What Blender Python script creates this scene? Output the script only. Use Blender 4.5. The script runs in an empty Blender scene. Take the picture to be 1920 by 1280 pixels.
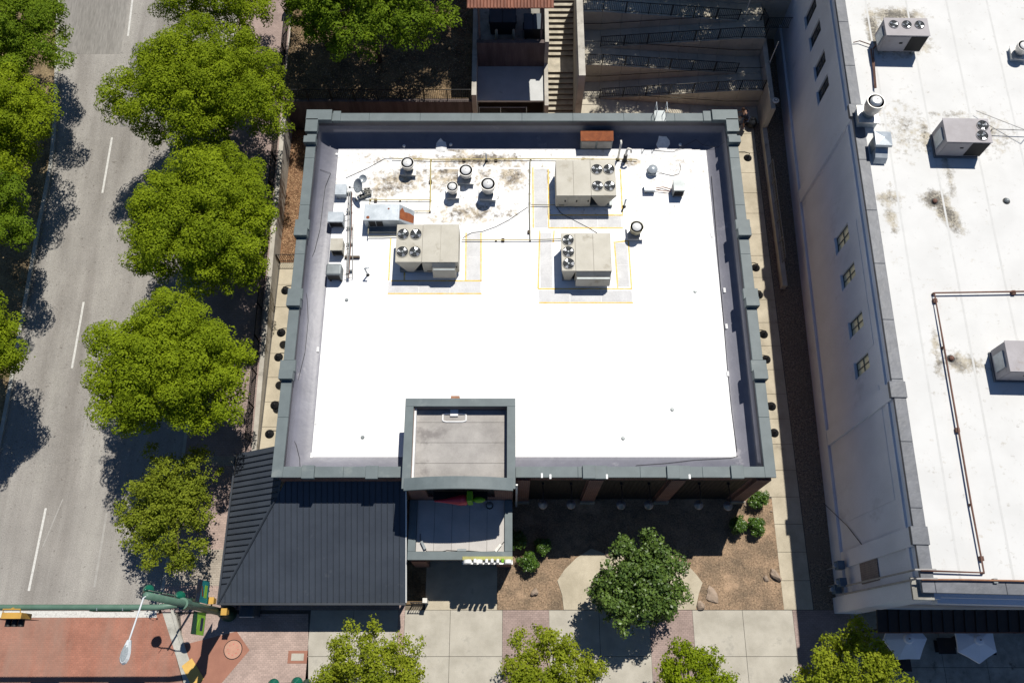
import bpy, bmesh, math, random
import numpy as np
from mathutils import Vector, Matrix
R = math.radians
random.seed(7)
SC = bpy.context.scene
COL = SC.collection

# ------------------------------------------------------------------ camera
HC, FPX, TH = 48.0, 1590.0, R(21.5)
cam = bpy.data.cameras.new('camera'); cam.sensor_width = 36.0; cam.lens = FPX / 1920 * 36
cam.clip_start = 0.5; cam.clip_end = 2000
camo = bpy.data.objects.new('camera', cam); COL.objects.link(camo)
camo.location = (0, 0, HC); camo.rotation_euler = (TH, 0, 0)
SC.camera = camo
# ------------------------------------------------------------------ light
SUNV = Vector((0.234, 0.469, 1.0)).normalized()
w = bpy.data.worlds.new('World'); SC.world = w; w.use_nodes = True
nt = w.node_tree
sky = nt.nodes.new('ShaderNodeTexSky'); sky.sky_type = 'NISHITA'; sky.sun_disc = False
sky.dust_density = 0.2; sky.ozone_density = 10.0; sky.air_density = 1.0
sky.sun_elevation = math.asin(SUNV.z); sky.sun_rotation = math.atan2(SUNV.x, SUNV.y)
nt.links.new(sky.outputs[0], nt.nodes['Background'].inputs[0])
nt.nodes['Background'].inputs[1].default_value = 0.06
sun = bpy.data.lights.new('sun', 'SUN'); sun.energy = 5.0; sun.angle = R(0.5); sun.color = (1.0, 0.955, 0.88)
suno = bpy.data.objects.new('sun', sun); COL.objects.link(suno)
suno.rotation_euler = SUNV.to_track_quat('Z', 'Y').to_euler(); suno.location = (20, 40, 80)
SC.view_settings.view_transform = 'Standard'; SC.view_settings.look = 'None'
SC.view_settings.gamma = 1.0; SC.view_settings.use_curve_mapping = False
SC.view_settings.exposure = 0.1

# ------------------------------------------------------------------ pixel helpers
_c, _s = math.cos(TH), math.sin(TH)
def ray(px, py):
    x, y, z = (px - 960) / FPX, (640 - py) / FPX, -1.0
    return Vector((x, y * _c - z * _s, y * _s + z * _c))
def at(px, py, z=0.0):
    d = ray(px, py); t = (z - HC) / d.z
    return Vector((d.x * t, d.y * t, z))
def zr(y):                                  # street rises to the north
    return 0.0 if y < 11 else 0.08 * (y - 11) * min(1, (y - 11) / 4 * 0.5 + 0.5)
def atw(px, py, dz=0.0):                    # point on the sloping street
    z = 0.0
    for _ in range(12):
        p = at(px, py, z + dz); z = zr(p.y)
    return Vector((p.x, p.y, z + dz))
def aty(px, py, Y):
    d = ray(px, py); t = Y / d.y
    return Vector((d.x * t, Y, HC + d.z * t))

# ------------------------------------------------------------------ mesh builder
ORG = {}
class MB:
    def __init__(s, T=None): s.v = []; s.f = []; s.T = T
    def add(s, vs, fs):
        n = len(s.v)
        if s.T is not None: vs = [s.T @ Vector(p) for p in vs]
        s.v += [tuple(p) for p in vs]; s.f += [tuple(i + n for i in f) for f in fs]
        return s
    def quad(s, *p): return s.add(p, [tuple(range(len(p)))])
    def box2(s, a, b):
        x0, y0, z0 = a; x1, y1, z1 = b
        if x0 > x1: x0, x1 = x1, x0
        if y0 > y1: y0, y1 = y1, y0
        if z0 > z1: z0, z1 = z1, z0
        return s.add([(x0,y0,z0),(x1,y0,z0),(x1,y1,z0),(x0,y1,z0),(x0,y0,z1),(x1,y0,z1),(x1,y1,z1),(x0,y1,z1)],
                     [(3,2,1,0),(4,5,6,7),(0,1,5,4),(1,2,6,5),(2,3,7,6),(3,0,4,7)])
    def box(s, c, d, rz=0.0):
        hx, hy, hz = d[0]/2, d[1]/2, d[2]/2
        ca, sa = math.cos(rz), math.sin(rz); vs = []
        for z in (-hz, hz):
            for x, y in ((-hx,-hy),(hx,-hy),(hx,hy),(-hx,hy)):
                vs.append((c[0]+x*ca-y*sa, c[1]+x*sa+y*ca, c[2]+z))
        return s.add(vs, [(3,2,1,0),(4,5,6,7),(0,1,5,4),(1,2,6,5),(2,3,7,6),(3,0,4,7)])
    def prism(s, poly, z0, z1):
        n = len(poly)
        a = sum(poly[i][0]*poly[(i+1)%n][1]-poly[(i+1)%n][0]*poly[i][1] for i in range(n))
        if a < 0: poly = poly[::-1]
        zb = (lambda p: z0) if not callable(z0) else z0
        zt = (lambda p: z1) if not callable(z1) else z1
        vs = [(p[0],p[1],zb(p)) for p in poly] + [(p[0],p[1],zt(p)) for p in poly]
        fs = [tuple(range(n-1,-1,-1)), tuple(range(n,2*n))] + [(i,(i+1)%n,n+(i+1)%n,n+i) for i in range(n)]
        return s.add(vs, fs)
    def hull(s, lo, hi):                    # loft between two loops of the same length
        n = len(lo)
        return s.add(list(lo)+list(hi), [tuple(range(n-1,-1,-1)), tuple(range(n,2*n))]+[(i,(i+1)%n,n+(i+1)%n,n+i) for i in range(n)])
    def lathe(s, prof, c=(0,0,0), n=16, cap=True):
        vs = []; fs = []
        for r, z in prof:
            for k in range(n):
                a = 2*math.pi*k/n
                vs.append((c[0]+r*math.cos(a), c[1]+r*math.sin(a), c[2]+z))
        for j in range(len(prof)-1):
            for k in range(n):
                k2 = (k+1) % n
                fs.append((j*n+k, j*n+k2, (j+1)*n+k2, (j+1)*n+k))
        if cap:
            fs.append(tuple(range(n-1,-1,-1))); fs.append(tuple((len(prof)-1)*n+k for k in range(n)))
        return s.add(vs, fs)
    def tube(s, pts, r, n=8, r1=None):
        pts = [Vector(p) for p in pts]; m = len(pts); vs = []; fs = []
        up = None
        for i, p in enumerate(pts):
            t = (pts[min(i+1,m-1)] - pts[max(i-1,0)]).normalized()
            if up is None:
                up = Vector((0,0,1)) if abs(t.z) < .9 else Vector((0,1,0))
            a = t.cross(up).normalized(); b = a.cross(t).normalized(); up = b
            rr = r if r1 is None else r + (r1-r)*i/max(1,m-1)
            for k in range(n):
                q = 2*math.pi*k/n
                vs.append(p + a*rr*math.cos(q) + b*rr*math.sin(q))
        for i in range(m-1):
            for k in range(n):
                k2 = (k+1) % n
                fs.append((i*n+k, (i+1)*n+k, (i+1)*n+k2, i*n+k2))
        fs.append(tuple(range(n))); fs.append(tuple((m-1)*n+k for k in range(n-1,-1,-1)))
        return s.add(vs, fs)
    def build(s, name, mat, parent=None, local=False, smooth=False, bevel=0):
        o0 = Vector((0,0,0))
        if not local:
            if parent is not None: o0 = ORG[parent.as_pointer()]
            elif s.v:
                a = np.array(s.v); o0 = Vector((float((a[:,0].min()+a[:,0].max())/2), float((a[:,1].min()+a[:,1].max())/2), float(a[:,2].min())))
        me = bpy.data.meshes.new(name)
        me.from_pydata([(p[0]-o0.x, p[1]-o0.y, p[2]-o0.z) for p in s.v], [], s.f)
        if smooth is not False:
            me.shade_smooth()
            if smooth is not True: me.set_sharp_from_angle(angle=R(smooth))
        if mat is not None: me.materials.append(M[mat] if isinstance(mat, str) else mat)
        o = bpy.data.objects.new(name, me); COL.objects.link(o)
        if parent is not None:
            o.parent = parent; ORG[o.as_pointer()] = ORG.get(parent.as_pointer(), Vector())
        else:
            o.location = o0; ORG[o.as_pointer()] = o0.copy()
        if bevel:
            b = o.modifiers.new('bevel', 'BEVEL'); b.width = bevel; b.segments = 2; b.limit_method = 'ANGLE'
        return o
def tag(o, label, cat, group=None):
    o['label'] = label; o['category'] = cat
    if group: o['group'] = group
    return o
def struct(o, kind='structure'): o['kind'] = kind; return o
def thing(name, label, cat, loc=(0,0,0), rz=0.0, group=None):
    o = bpy.data.objects.new(name, None); o.empty_display_size = 0.2; COL.objects.link(o)
    o.location = loc; o.rotation_euler = (0, 0, rz); ORG[o.as_pointer()] = Vector(loc)
    return tag(o, label, cat, group)
def copy_tree(o, parent=None):
    c = o.copy(); COL.objects.link(c); c.parent = parent
    for ch in o.children: copy_tree(ch, c)
    return c

# ------------------------------------------------------------------ materials
M = {}
def nodes(m):
    m.use_nodes = True
    return m.node_tree, m.node_tree.nodes, m.node_tree.links
def pos_vec(nt, sc=(1,1,1), obj=False):
    if obj:
        g = nt.nodes.new('ShaderNodeTexCoord'); out = g.outputs['Object']
    else:
        g = nt.nodes.new('ShaderNodeNewGeometry'); out = g.outputs['Position']
    mp = nt.nodes.new('ShaderNodeMapping'); mp.inputs['Scale'].default_value = sc
    nt.links.new(out, mp.inputs[0]); return mp.outputs[0]
def noise(nt, vec, scale, detail=4, rough=.6):
    n = nt.nodes.new('ShaderNodeTexNoise'); n.inputs['Scale'].default_value = scale
    n.inputs['Detail'].default_value = detail; n.inputs['Roughness'].default_value = rough
    nt.links.new(vec, n.inputs['Vector']); return n.outputs['Fac']
def ramp(nt, fac, stops):
    r = nt.nodes.new('ShaderNodeValToRGB'); e = r.color_ramp.elements
    while len(e) < len(stops): e.new(0.5)
    for k, (p, c) in enumerate(stops):
        e[k].position = p; e[k].color = (*c, 1) if len(c) == 3 else c
    nt.links.new(fac, r.inputs[0]); return r.outputs[0]
def mix(nt, fac, a, b, mode='MIX'):
    m = nt.nodes.new('ShaderNodeMix'); m.data_type = 'RGBA'; m.blend_type = mode
    if isinstance(fac, (int, float)): m.inputs[0].default_value = fac
    else: nt.links.new(fac, m.inputs[0])
    for i, v in ((6, a), (7, b)):
        if isinstance(v, tuple): m.inputs[i].default_value = (*v, 1)
        else: nt.links.new(v, m.inputs[i])
    return m.outputs[2]
def bump(nt, h, strength, dist, bsdf):
    b = nt.nodes.new('ShaderNodeBump'); b.inputs['Strength'].default_value = strength; b.inputs['Distance'].default_value = dist
    nt.links.new(h, b.inputs['Height']); nt.links.new(b.outputs[0], bsdf.inputs['Normal'])
def mat(name, c1, c2=None, scale=1.5, rough=.75, metal=0.0, spec=.3, fine=0.25, fscale=30, bmp=0.0, bscale=40, bdist=.02, stretch=(1,1,1), dark=None, obj=False, lo=.35, hi=.65):
    m = bpy.data.materials.new(name); nt, N, L = nodes(m); b = N['Principled BSDF']
    b.inputs['Roughness'].default_value = rough; b.inputs['Metallic'].default_value = metal
    b.inputs['Specular IOR Level'].default_value = spec
    c2 = c2 or tuple(x*.78 for x in c1)
    v = pos_vec(nt, stretch, obj)
    col = ramp(nt, noise(nt, v, scale, 6), [(lo, c2), (hi, c1)])
    if fine:
        f = ramp(nt, noise(nt, v, fscale, 3), [(.3, (1-fine,)*3), (.7, (1+fine*.4,)*3)])
        col = mix(nt, 1.0, col, f, 'MULTIPLY')
    if dark:                                   # stains: (colour, scale, threshold)
        d = ramp(nt, noise(nt, v, dark[1], 5, .7), [(dark[2], (0,0,0)), (dark[2]+.12, (1,1,1))])
        col = mix(nt, d, col, dark[0])
    L.new(col, b.inputs['Base Color'])
    if bmp: bump(nt, noise(nt, v, bscale, 4), bmp, bdist, b)
    M[name] = m; return m
def brickmat(name, c1, c2, mortar, bw, bh, ms, vertical, offs=.5, bmp=.4, var=(0.0, 1.0), rough=.85, wear=None, squash=1.0):
    m = bpy.data.materials.new(name); nt, N, L = nodes(m); b = N['Principled BSDF']
    b.inputs['Roughness'].default_value = rough; b.inputs['Specular IOR Level'].default_value = .2
    g = N.new('ShaderNodeNewGeometry'); sp = N.new('ShaderNodeSeparateXYZ'); cb = N.new('ShaderNodeCombineXYZ')
    L.new(g.outputs['Position'], sp.inputs[0])
    if vertical:
        ad = N.new('ShaderNodeMath'); ad.operation = 'ADD'; L.new(sp.outputs[0], ad.inputs[0]); L.new(sp.outputs[1], ad.inputs[1])
        L.new(ad.outputs[0], cb.inputs[0]); L.new(sp.outputs[2], cb.inputs[1])
    else:
        L.new(sp.outputs[0], cb.inputs[0]); L.new(sp.outputs[1], cb.inputs[1])
    t = N.new('ShaderNodeTexBrick'); t.inputs['Scale'].default_value = 1.0
    t.inputs['Brick Width'].default_value = bw; t.inputs['Row Height'].default_value = bh; t.inputs['Mortar Size'].default_value = ms
    t.inputs['Color1'].default_value = (*c1, 1); t.inputs['Color2'].default_value = (*c2, 1); t.inputs['Mortar'].default_value = (*mortar, 1)
    t.offset = offs; t.squash = squash
    L.new(cb.outputs[0], t.inputs['Vector'])
    v = pos_vec(nt)
    col = mix(nt, 1.0, t.outputs['Color'], ramp(nt, noise(nt, v, .7, 6, .65), [(.3, (.74,)*3), (.7, (1.12,)*3)]), 'MULTIPLY')
    col = mix(nt, 1.0, col, ramp(nt, noise(nt, v, 25, 3), [(.3, (.85,)*3), (.7, (1.1,)*3)]), 'MULTIPLY')
    if wear:
        vs = pos_vec(nt, wear[1])
        col = mix(nt, ramp(nt, noise(nt, vs, wear[2], 5, .65), [(.42, (0,0,0)), (.72, (.85,)*3)]), col, wear[0])
    L.new(col, b.inputs['Base Color'])
    iv = N.new('ShaderNodeMath'); iv.operation = 'SUBTRACT'; iv.inputs[0].default_value = 1.0; L.new(t.outputs['Fac'], iv.inputs[1])
    bump(nt, iv.outputs[0], bmp, .01, b)
    M[name] = m; return m

mat('soil_far', (.20,.17,.13), (.12,.10,.07), .4, .95, bmp=.5, bscale=12)
mat('concrete', (.47,.44,.375), (.36,.335,.28), .9, .85, fine=.14, bmp=.25, bscale=60, dark=((.26,.245,.21), .45, .58))
mat('concrete_warm', (.50,.445,.34), (.38,.335,.25), .8, .85, fine=.14, bmp=.25, bscale=60, dark=((.25,.22,.17), .6, .60))
mat('concrete_old', (.37,.36,.32), (.22,.215,.19), 1.4, .9, fine=.2, bmp=.3, bscale=40, dark=((.11,.105,.09), 1.2, .58))
mat('concrete_wall', (.50,.47,.41), (.36,.335,.29), 1.0, .9, fine=.15, bmp=.2, bscale=30, dark=((.2,.185,.16), .8, .6))
mat('joint', (.10,.092,.08), None, 2, .95)
mat('curb', (.47,.46,.41), (.33,.32,.28), 1.2, .9, fine=.15, dark=((.2,.195,.17), .8, .6))
mat('mulch', (.36,.20,.11), (.14,.075,.04), 9, .95, fine=.55, fscale=28, bmp=1, bscale=22, bdist=.06)
mat('soil_front', (.37,.255,.165), (.19,.14,.095), 1.0, .95, fine=.55, fscale=11, bmp=.7, bscale=14, bdist=.05, dark=((.42,.29,.19), .35, .54))
mat('soil_hill', (.26,.18,.10), (.10,.07,.04), 1.2, .95, fine=.5, fscale=10, bmp=.8, bscale=10, bdist=.06)
mat('verge', (.33,.25,.14), (.14,.10,.055), 1.0, .95, fine=.5, fscale=9, bmp=.8, bscale=10, bdist=.06)
mat('gravel', (.34,.265,.19), (.14,.11,.08), 9, .95, fine=.5, fscale=18, bmp=1, bscale=16, bdist=.05, dark=((.20,.155,.11), .5, .5))
mat('white_line', (.60,.59,.55), (.42,.41,.38), 6, .8, fine=.25, fscale=18, lo=.3, hi=.5)
mat('faint_line', (.375,.36,.33), (.32,.305,.28), 3, .85, fine=.25, fscale=18)
mat('coping', (.135,.165,.17), (.112,.138,.143), 1.6, .55, fine=.10, spec=.3, dark=((.17,.195,.19), .8, .60))
mat('lining', (.155,.157,.19), (.125,.127,.155), .8, .42, fine=.06, spec=.4, bmp=.25, bscale=2.2, bdist=.05, dark=((.25,.245,.27), .7, .62))
mat('lining_upper', (.095,.09,.10), (.075,.07,.08), 1.0, .5, fine=.06)
mat('black_metal', (.012,.012,.013), (.02,.02,.02), 3, .45, fine=0)
mat('roof_panel', (.054,.065,.084), (.042,.051,.067), .6, .45, fine=.12, spec=.45, dark=((.075,.085,.10), 1.3, .63))
mat('seam', (.030,.037,.048), None, 2, .45, fine=0, spec=.4)
mat('bay_panel', (.018,.016,.016), (.012,.011,.011), 2, .6, fine=.1)
mat('cabinet', (.47,.445,.375), (.39,.365,.30), .9, .5, fine=.10, spec=.3, dark=((.28,.25,.19), .8, .57))
mat('cabinet_grey', (.37,.35,.36), (.30,.28,.285), .9, .55, fine=.08, dark=((.25,.21,.19), 1.1, .6))
mat('galv', (.46,.50,.53), (.35,.39,.42), 2.2, .38, metal=.35, fine=.08, fscale=12)
mat('galv_dark', (.24,.265,.27), (.18,.2,.205), 2.2, .45, metal=.25, fine=.1)
mat('rust', (.30,.095,.035), (.20,.06,.025), 3, .85, fine=.25, dark=((.42,.42,.42), 2.0, .66))
mat('alu', (.62,.61,.58), (.48,.47,.45), 4, .35, metal=.4, fine=.1)
mat('cap_white', (.80,.80,.78), (.68,.68,.66), 5, .35, metal=.1, fine=.05)
mat('dark_void', (.014,.014,.015), None, 3, .7, fine=0)
mat('blade', (.55,.56,.58), (.42,.43,.45), 3, .28, metal=.7, fine=.05)
mat('olive', (.30,.285,.20), (.23,.215,.15), 2, .5, fine=.1)
mat('gas_yellow', (.52,.42,.13), (.40,.33,.13), 3, .6, fine=.15)
mat('stripe_yellow', (.80,.50,.07), (.72,.60,.30), 3, .75, fine=.2, fscale=14)
mat('pad_grey', (.62,.62,.62), (.53,.53,.53), 1.3, .8, fine=.1, fscale=14)
mat('pvc', (.74,.72,.66), (.60,.58,.52), 3, .4, fine=.08)
mat('cable', (.03,.03,.03), None, 3, .6, fine=0)
mat('pipe_brown', (.17,.085,.06), (.11,.055,.04), 3, .65, fine=.15)
mat('pipe_copper', (.34,.17,.09), (.25,.12,.07), 3, .6, fine=.15)
mat('pipe_grey', (.36,.35,.33), (.27,.26,.25), 3, .6, fine=.1)
mat('stucco', (.72,.735,.78), (.64,.655,.695), .5, .85, fine=.1, bmp=.35, bscale=25, stretch=(1,1,.6), dark=((.54,.55,.58), .45, .60))
mat('metal_cap', (.15,.158,.175), (.11,.117,.13), 1.8, .45, metal=.0, fine=.08, bmp=.4, bscale=2.5, bdist=.05)
mat('green_paint', (.115,.20,.15), (.09,.165,.12), 2, .45, fine=.15, dark=((.30,.26,.19), 3.0, .70))
mat('green_dark', (.012,.055,.036), (.008,.04,.026), 2, .4, fine=0)
mat('green_lamp', (.01,.13,.085), (.008,.10,.065), 2, .25, fine=0, spec=.6)
mat('yellow_signal', (.56,.33,.07), (.46,.27,.06), 2, .45, fine=.08)
mat('head_grey', (.62,.65,.66), (.54,.57,.58), 2, .45, fine=.05)
mat('lens_glass', (.33,.36,.37), (.24,.27,.28), 14, .2, fine=.1, spec=.6)
mat('banner_green', (.32,.62,.06), (.28,.56,.05), 2, .6, fine=0)
mat('banner_dark', (.02,.10,.06), (.015,.08,.045), 2, .6, fine=0)
mat('banner_teal', (.02,.34,.28), (.02,.12,.20), 1.4, .6, fine=0)
mat('banner_navy', (.02,.045,.10), (.03,.03,.04), 2, .6, fine=0)
mat('banner_red', (.30,.07,.03), (.15,.05,.03), 2, .6, fine=0)
mat('tactile', (.66,.42,.11), (.58,.36,.10), 2, .8, fine=.15)
mat('cover_pink', (.50,.28,.20), (.42,.23,.16), 3, .85, fine=.15)
mat('sign_white', (.82,.82,.80), (.76,.76,.74), 2, .4, fine=0)
mat('sign_red', (.62,.03,.06), (.52,.025,.05), 2, .35, fine=0, spec=.5)
mat('sign_green', (.20,.42,.02), (.16,.36,.02), 2, .4, fine=0)
mat('sign_rail', (.35,.36,.10), (.30,.28,.10), 2, .5, fine=.1)
mat('trunk', (.13,.10,.075), (.07,.055,.04), 5, .95, fine=.3, bmp=.8, bscale=14)
mat('rock', (.40,.31,.24), (.26,.2,.15), 2, .9, fine=.2, bmp=.5, bscale=9, obj=True)
mat('umbrella_cloth', (.78,.80,.84), (.72,.74,.78), 1, .8, fine=.05)
mat('awning_dark', (.030,.024,.022), (.022,.018,.017), 2, .6, fine=.1)
mat('navy_cloth', (.012,.016,.035), None, 4, .9, fine=.1)
mat('skin', (.34,.20,.14), None, 4, .6, fine=.05)
mat('hair', (.05,.025,.015), None, 4, .7, fine=.1)
mat('shoe', (.45,.45,.45), None, 4, .7, fine=.1)
mat('bin_blue', (.05,.075,.10), (.04,.06,.08), 2, .4, fine=.05)
mat('dumpster', (.012,.016,.022), (.02,.022,.026), 2, .55, fine=.1)
mat('corr_rust', (.30,.13,.085), (.19,.085,.06), 1.5, .8, fine=.25, fscale=8, stretch=(1,.25,1))
mat('brown_wall', (.17,.135,.125), (.10,.08,.075), 1.2, .9, fine=.25, stretch=(2.5,2.5,.35))
mat('shed_roof', (.50,.51,.50), (.44,.45,.44), 1.2, .6, fine=.06, dark=((.28,.27,.25), .8, .64))
mat('tower_roof', (.39,.37,.345), (.27,.255,.24), .8, .8, fine=.12, dark=((.21,.195,.185), .55, .55))
mat('entry_roof', (.50,.475,.445), (.42,.40,.375), .9, .8, fine=.12, dark=((.28,.265,.25), .9, .62))
mat('flake_white', (.80,.80,.78), (.66,.66,.66), 4, .7, fine=.1)
mat('window_frame', (.10,.105,.11), None, 3, .5, fine=0)
mat('pane_painted_reflection', (.80,.77,.50), (.68,.65,.40), 3, .25, fine=.1, spec=.5)  # bright yellow base colour stands in for sunlit surroundings reflected in the glass
mat('pane_dark', (.045,.05,.05), (.03,.033,.035), 3, .15, fine=0, spec=.6)
mat('meter', (.10,.16,.22), (.07,.11,.15), 3, .4, fine=.1)
mat('chain', (.20,.20,.20), None, 3, .5, metal=.5, fine=0)
mat('tread', (.52,.47,.37), (.34,.31,.245), 2, .9, fine=.2)
mat('ramp_concrete', (.52,.475,.385), (.40,.365,.295), .9, .9, fine=.12, dark=((.28,.255,.205), .7, .6))
brickmat('brick_wall', (.20,.075,.05), (.145,.055,.042), (.25,.2,.17), .21, .075, .012, True)
brickmat('brick_old', (.22,.16,.14), (.12,.09,.085), (.28,.25,.23), .21, .075, .02, True)
brickmat('pavers_pink', (.46,.345,.295), (.38,.285,.245), (.27,.22,.19), .2, .1, .008, False, .5, .3)
brickmat('pavers_tan', (.42,.37,.305), (.35,.305,.25), (.25,.215,.175), .2, .1, .008, False, .5, .3)
brickmat('pavers_mauve', (.37,.28,.25), (.31,.235,.21), (.22,.175,.155), .2, .1, .008, False, .5, .3)
brickmat('crosswalk', (.385,.168,.115), (.33,.145,.10), (.25,.13,.095), .2, .1, .008, False, .5, .25, wear=((.27,.19,.15), (.55,.09,1), 1.0))
mat('ramp_brown', (.33,.155,.105), (.28,.13,.09), 1.5, .85, fine=.1)

def road_mat():
    m = bpy.data.materials.new('asphalt'); nt, N, L = nodes(m); b = N['Principled BSDF']
    b.inputs['Roughness'].default_value = .9; b.inputs['Specular IOR Level'].default_value = .2
    v = pos_vec(nt); vs = pos_vec(nt, (.75, .05, 1))
    col = ramp(nt, noise(nt, vs, 1.0, 5, .6), [(.32, (.235,.218,.196)), (.5, (.30,.282,.256)), (.68, (.36,.342,.308))])
    col = mix(nt, 1.0, col, ramp(nt, noise(nt, v, .35, 6, .7), [(.3, (.86,)*3), (.7, (1.08,)*3)]), 'MULTIPLY')
    col = mix(nt, 1.0, col, ramp(nt, noise(nt, v, 16, 4, .7), [(.25, (.64,)*3), (.75, (1.24,)*3)]), 'MULTIPLY')
    sp = ramp(nt, noise(nt, v, 5.5, 2, .5), [(.66, (0,0,0)), (.73, (.7,)*3)])
    col = mix(nt, sp, col, (.13,.115,.10))
    L.new(col, b.inputs['Base Color']); bump(nt, noise(nt, v, 45, 3), .4, .02, b); M['asphalt'] = m
road_mat()
def deck_mat(name, base, base2, dirtc, dirtd, seam):
    m = bpy.data.materials.new(name); nt, N, L = nodes(m); b = N['Principled BSDF']
    b.inputs['Roughness'].default_value = .6; b.inputs['Specular IOR Level'].default_value = .25
    v = pos_vec(nt)
    col = ramp(nt, noise(nt, v, .5, 5), [(.35, base2), (.6, base)])
    a = N.new('ShaderNodeAttribute'); a.attribute_name = 'dirt'
    n1 = noise(nt, v, 3.2, 6, .72)
    ad = N.new('ShaderNodeMath'); ad.operation = 'MULTIPLY_ADD'      # n1*1.5 + dirt - 1.1
    L.new(n1, ad.inputs[0]); ad.inputs[1].default_value = 2.2; 
    sb = N.new('ShaderNodeMath'); sb.operation = 'SUBTRACT'; L.new(a.outputs['Fac'], sb.inputs[0]); sb.inputs[1].default_value = 1.36
    L.new(sb.outputs[0], ad.inputs[2])
    f = ramp(nt, ad.outputs[0], [(0.0, (0,0,0)), (.5, (1,1,1))])
    dc = ramp(nt, noise(nt, v, 1.7, 3), [(.4, dirtc), (.65, dirtd)])
    col = mix(nt, f, col, dc)
    n2 = noise(nt, v, 9.0, 4, .75)
    ad2 = N.new('ShaderNodeMath'); ad2.operation = 'MULTIPLY_ADD'; L.new(n2, ad2.inputs[0]); ad2.inputs[1].default_value = 2.6
    sb2 = N.new('ShaderNodeMath'); sb2.operation = 'SUBTRACT'; L.new(a.outputs['Fac'], sb2.inputs[0]); sb2.inputs[1].default_value = 2.0; L.new(sb2.outputs[0], ad2.inputs[2])
    col = mix(nt, ramp(nt, ad2.outputs[0], [(0.1,(0,0,0)),(.4,(.9,)*3)]), col, tuple(x*.55 for x in dirtd))
    L.new(col, b.inputs['Base Color'])
    vs = pos_vec(nt, seam)
    bump(nt, noise(nt, vs, 1.0, 3), .25, .03, b); M[name] = m
deck_mat('deck_white', (.83,.83,.82), (.79,.79,.785), (.50,.43,.32), (.12,.10,.08), (.4,2.5,1))
deck_mat('deck_white_far', (.60,.60,.585), (.555,.555,.54), (.42,.38,.30), (.17,.155,.13), (2.0,.25,1))
def leaf_mat(name, lo, hi, tr=.36, rough=.65, spec=.10):
    m = bpy.data.materials.new(name); nt, N, L = nodes(m); b = N['Principled BSDF']
    b.inputs['Roughness'].default_value = rough; b.inputs['Specular IOR Level'].default_value = spec
    a = N.new('ShaderNodeAttribute'); a.attribute_name = 'tint'
    col = ramp(nt, a.outputs['Fac'], [(.1, lo), (.9, hi)])
    L.new(col, b.inputs['Base Color'])
    t = N.new('ShaderNodeBsdfTranslucent'); L.new(col, t.inputs[0])
    x = N.new('ShaderNodeMixShader'); x.inputs[0].default_value = tr
    L.new(b.outputs[0], x.inputs[1]); L.new(t.outputs[0], x.inputs[2]); L.new(x.outputs[0], N['Material Output'].inputs[0]); M[name] = m
leaf_mat('leaf_maple', (.132,.192,.008), (.30,.38,.015))
leaf_mat('leaf_deep', (.085,.15,.010), (.21,.30,.016))
leaf_mat('leaf_elm', (.125,.17,.014), (.285,.33,.03))
leaf_mat('leaf_light', (.16,.215,.012), (.34,.38,.03))
leaf_mat('leaf_magnolia', (.04,.08,.016), (.13,.20,.035), .12, .42, .35)
leaf_mat('leaf_holly', (.03,.075,.012), (.10,.18,.022), .12, .35, .5)

# ================================================================== SETTING
struct(MB().quad((-300,-300,-.14),(300,-300,-.14),(300,300,-.14),(-300,300,-.14)).build('ground', 'soil_far'))

def strip(xl, xr, y0, y1, dz, step=2.0, th=.0, zf=zr):
    """sheet between two x(y) lines following the street slope"""
    mb = MB(); n = max(2, int((y1-y0)/step)); vs = []; fs = []
    for i in range(n+1):
        y = y0 + (y1-y0)*i/n
        a = xl(y) if callable(xl) else xl; b = xr(y) if callable(xr) else xr
        z = zf(y) + dz
        vs += [(a,y,z),(b,y,z)]
        if th: vs += [(a,y,z-th),(b,y,z-th)]
    k = 4 if th else 2
    for i in range(n):
        p = i*k; q = p+k
        fs.append((p,p+1,q+1,q))
        if th: fs += [(p+2,p,q,q+2),(p+1,p+3,q+3,q+1)]
    if th: fs += [(2,3,1,0),(n*k,n*k+1,n*k+3,n*k+2)]
    mb.add(vs, fs); return mb
# street geometry measured on the sloping road
la, lb = atw(248, 0), atw(55, 1105)
def line_a(y): return lb.x + (la.x-lb.x)*(y-lb.y)/(la.y-lb.y)
_cl = sorted(((atw(*p).y, atw(*p).x) for p in ((113,20),(111,110),(108,200),(103,290),(94,340),(76,430),(62,510),(46,600),(25,720),(-2,860))))
_cs, _ce = (_cl[1][1]-_cl[0][1])/(_cl[1][0]-_cl[0][0]), (_cl[-1][1]-_cl[-2][1])/(_cl[-1][0]-_cl[-2][0])
def curb_l(y):
    if y <= _cl[0][0]: return _cl[0][1]+_cs*(y-_cl[0][0])
    if y >= _cl[-1][0]: return _cl[-1][1]+_ce*(y-_cl[-1][0])
    for (a,b),(c,d) in zip(_cl,_cl[1:]):
        if y <= c: return b+(d-b)*(y-a)/(c-a)
XR0 = at(300, 1130).x
def curb_r(y): return XR0 + (line_a(y)-line_a(3.5))
YC = at(200, 1143).y
road = struct(strip(lambda y: curb_l(y)-.02, lambda y: curb_r(y)+.02, YC-.15, 95, 0.0).build('road', 'asphalt'))
cw = struct(MB().prism([(-60,YC-.15),(at(305,1150).x,YC-.15),(at(322,1200).x,at(322,1200).y),(at(345,1290).x,at(345,1290).y),(at(345,1290).x,-14),(-60,-14)], -.1, 0.0).build('crosswalk', 'crosswalk'))
stop = struct(MB().prism([(-60,at(0,1157).y),(at(294,1157).x,at(0,1157).y),(at(294,1143).x,YC-.05),(-60,YC-.05)], -.05, .005).build('stop_line', 'white_line'))
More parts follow.
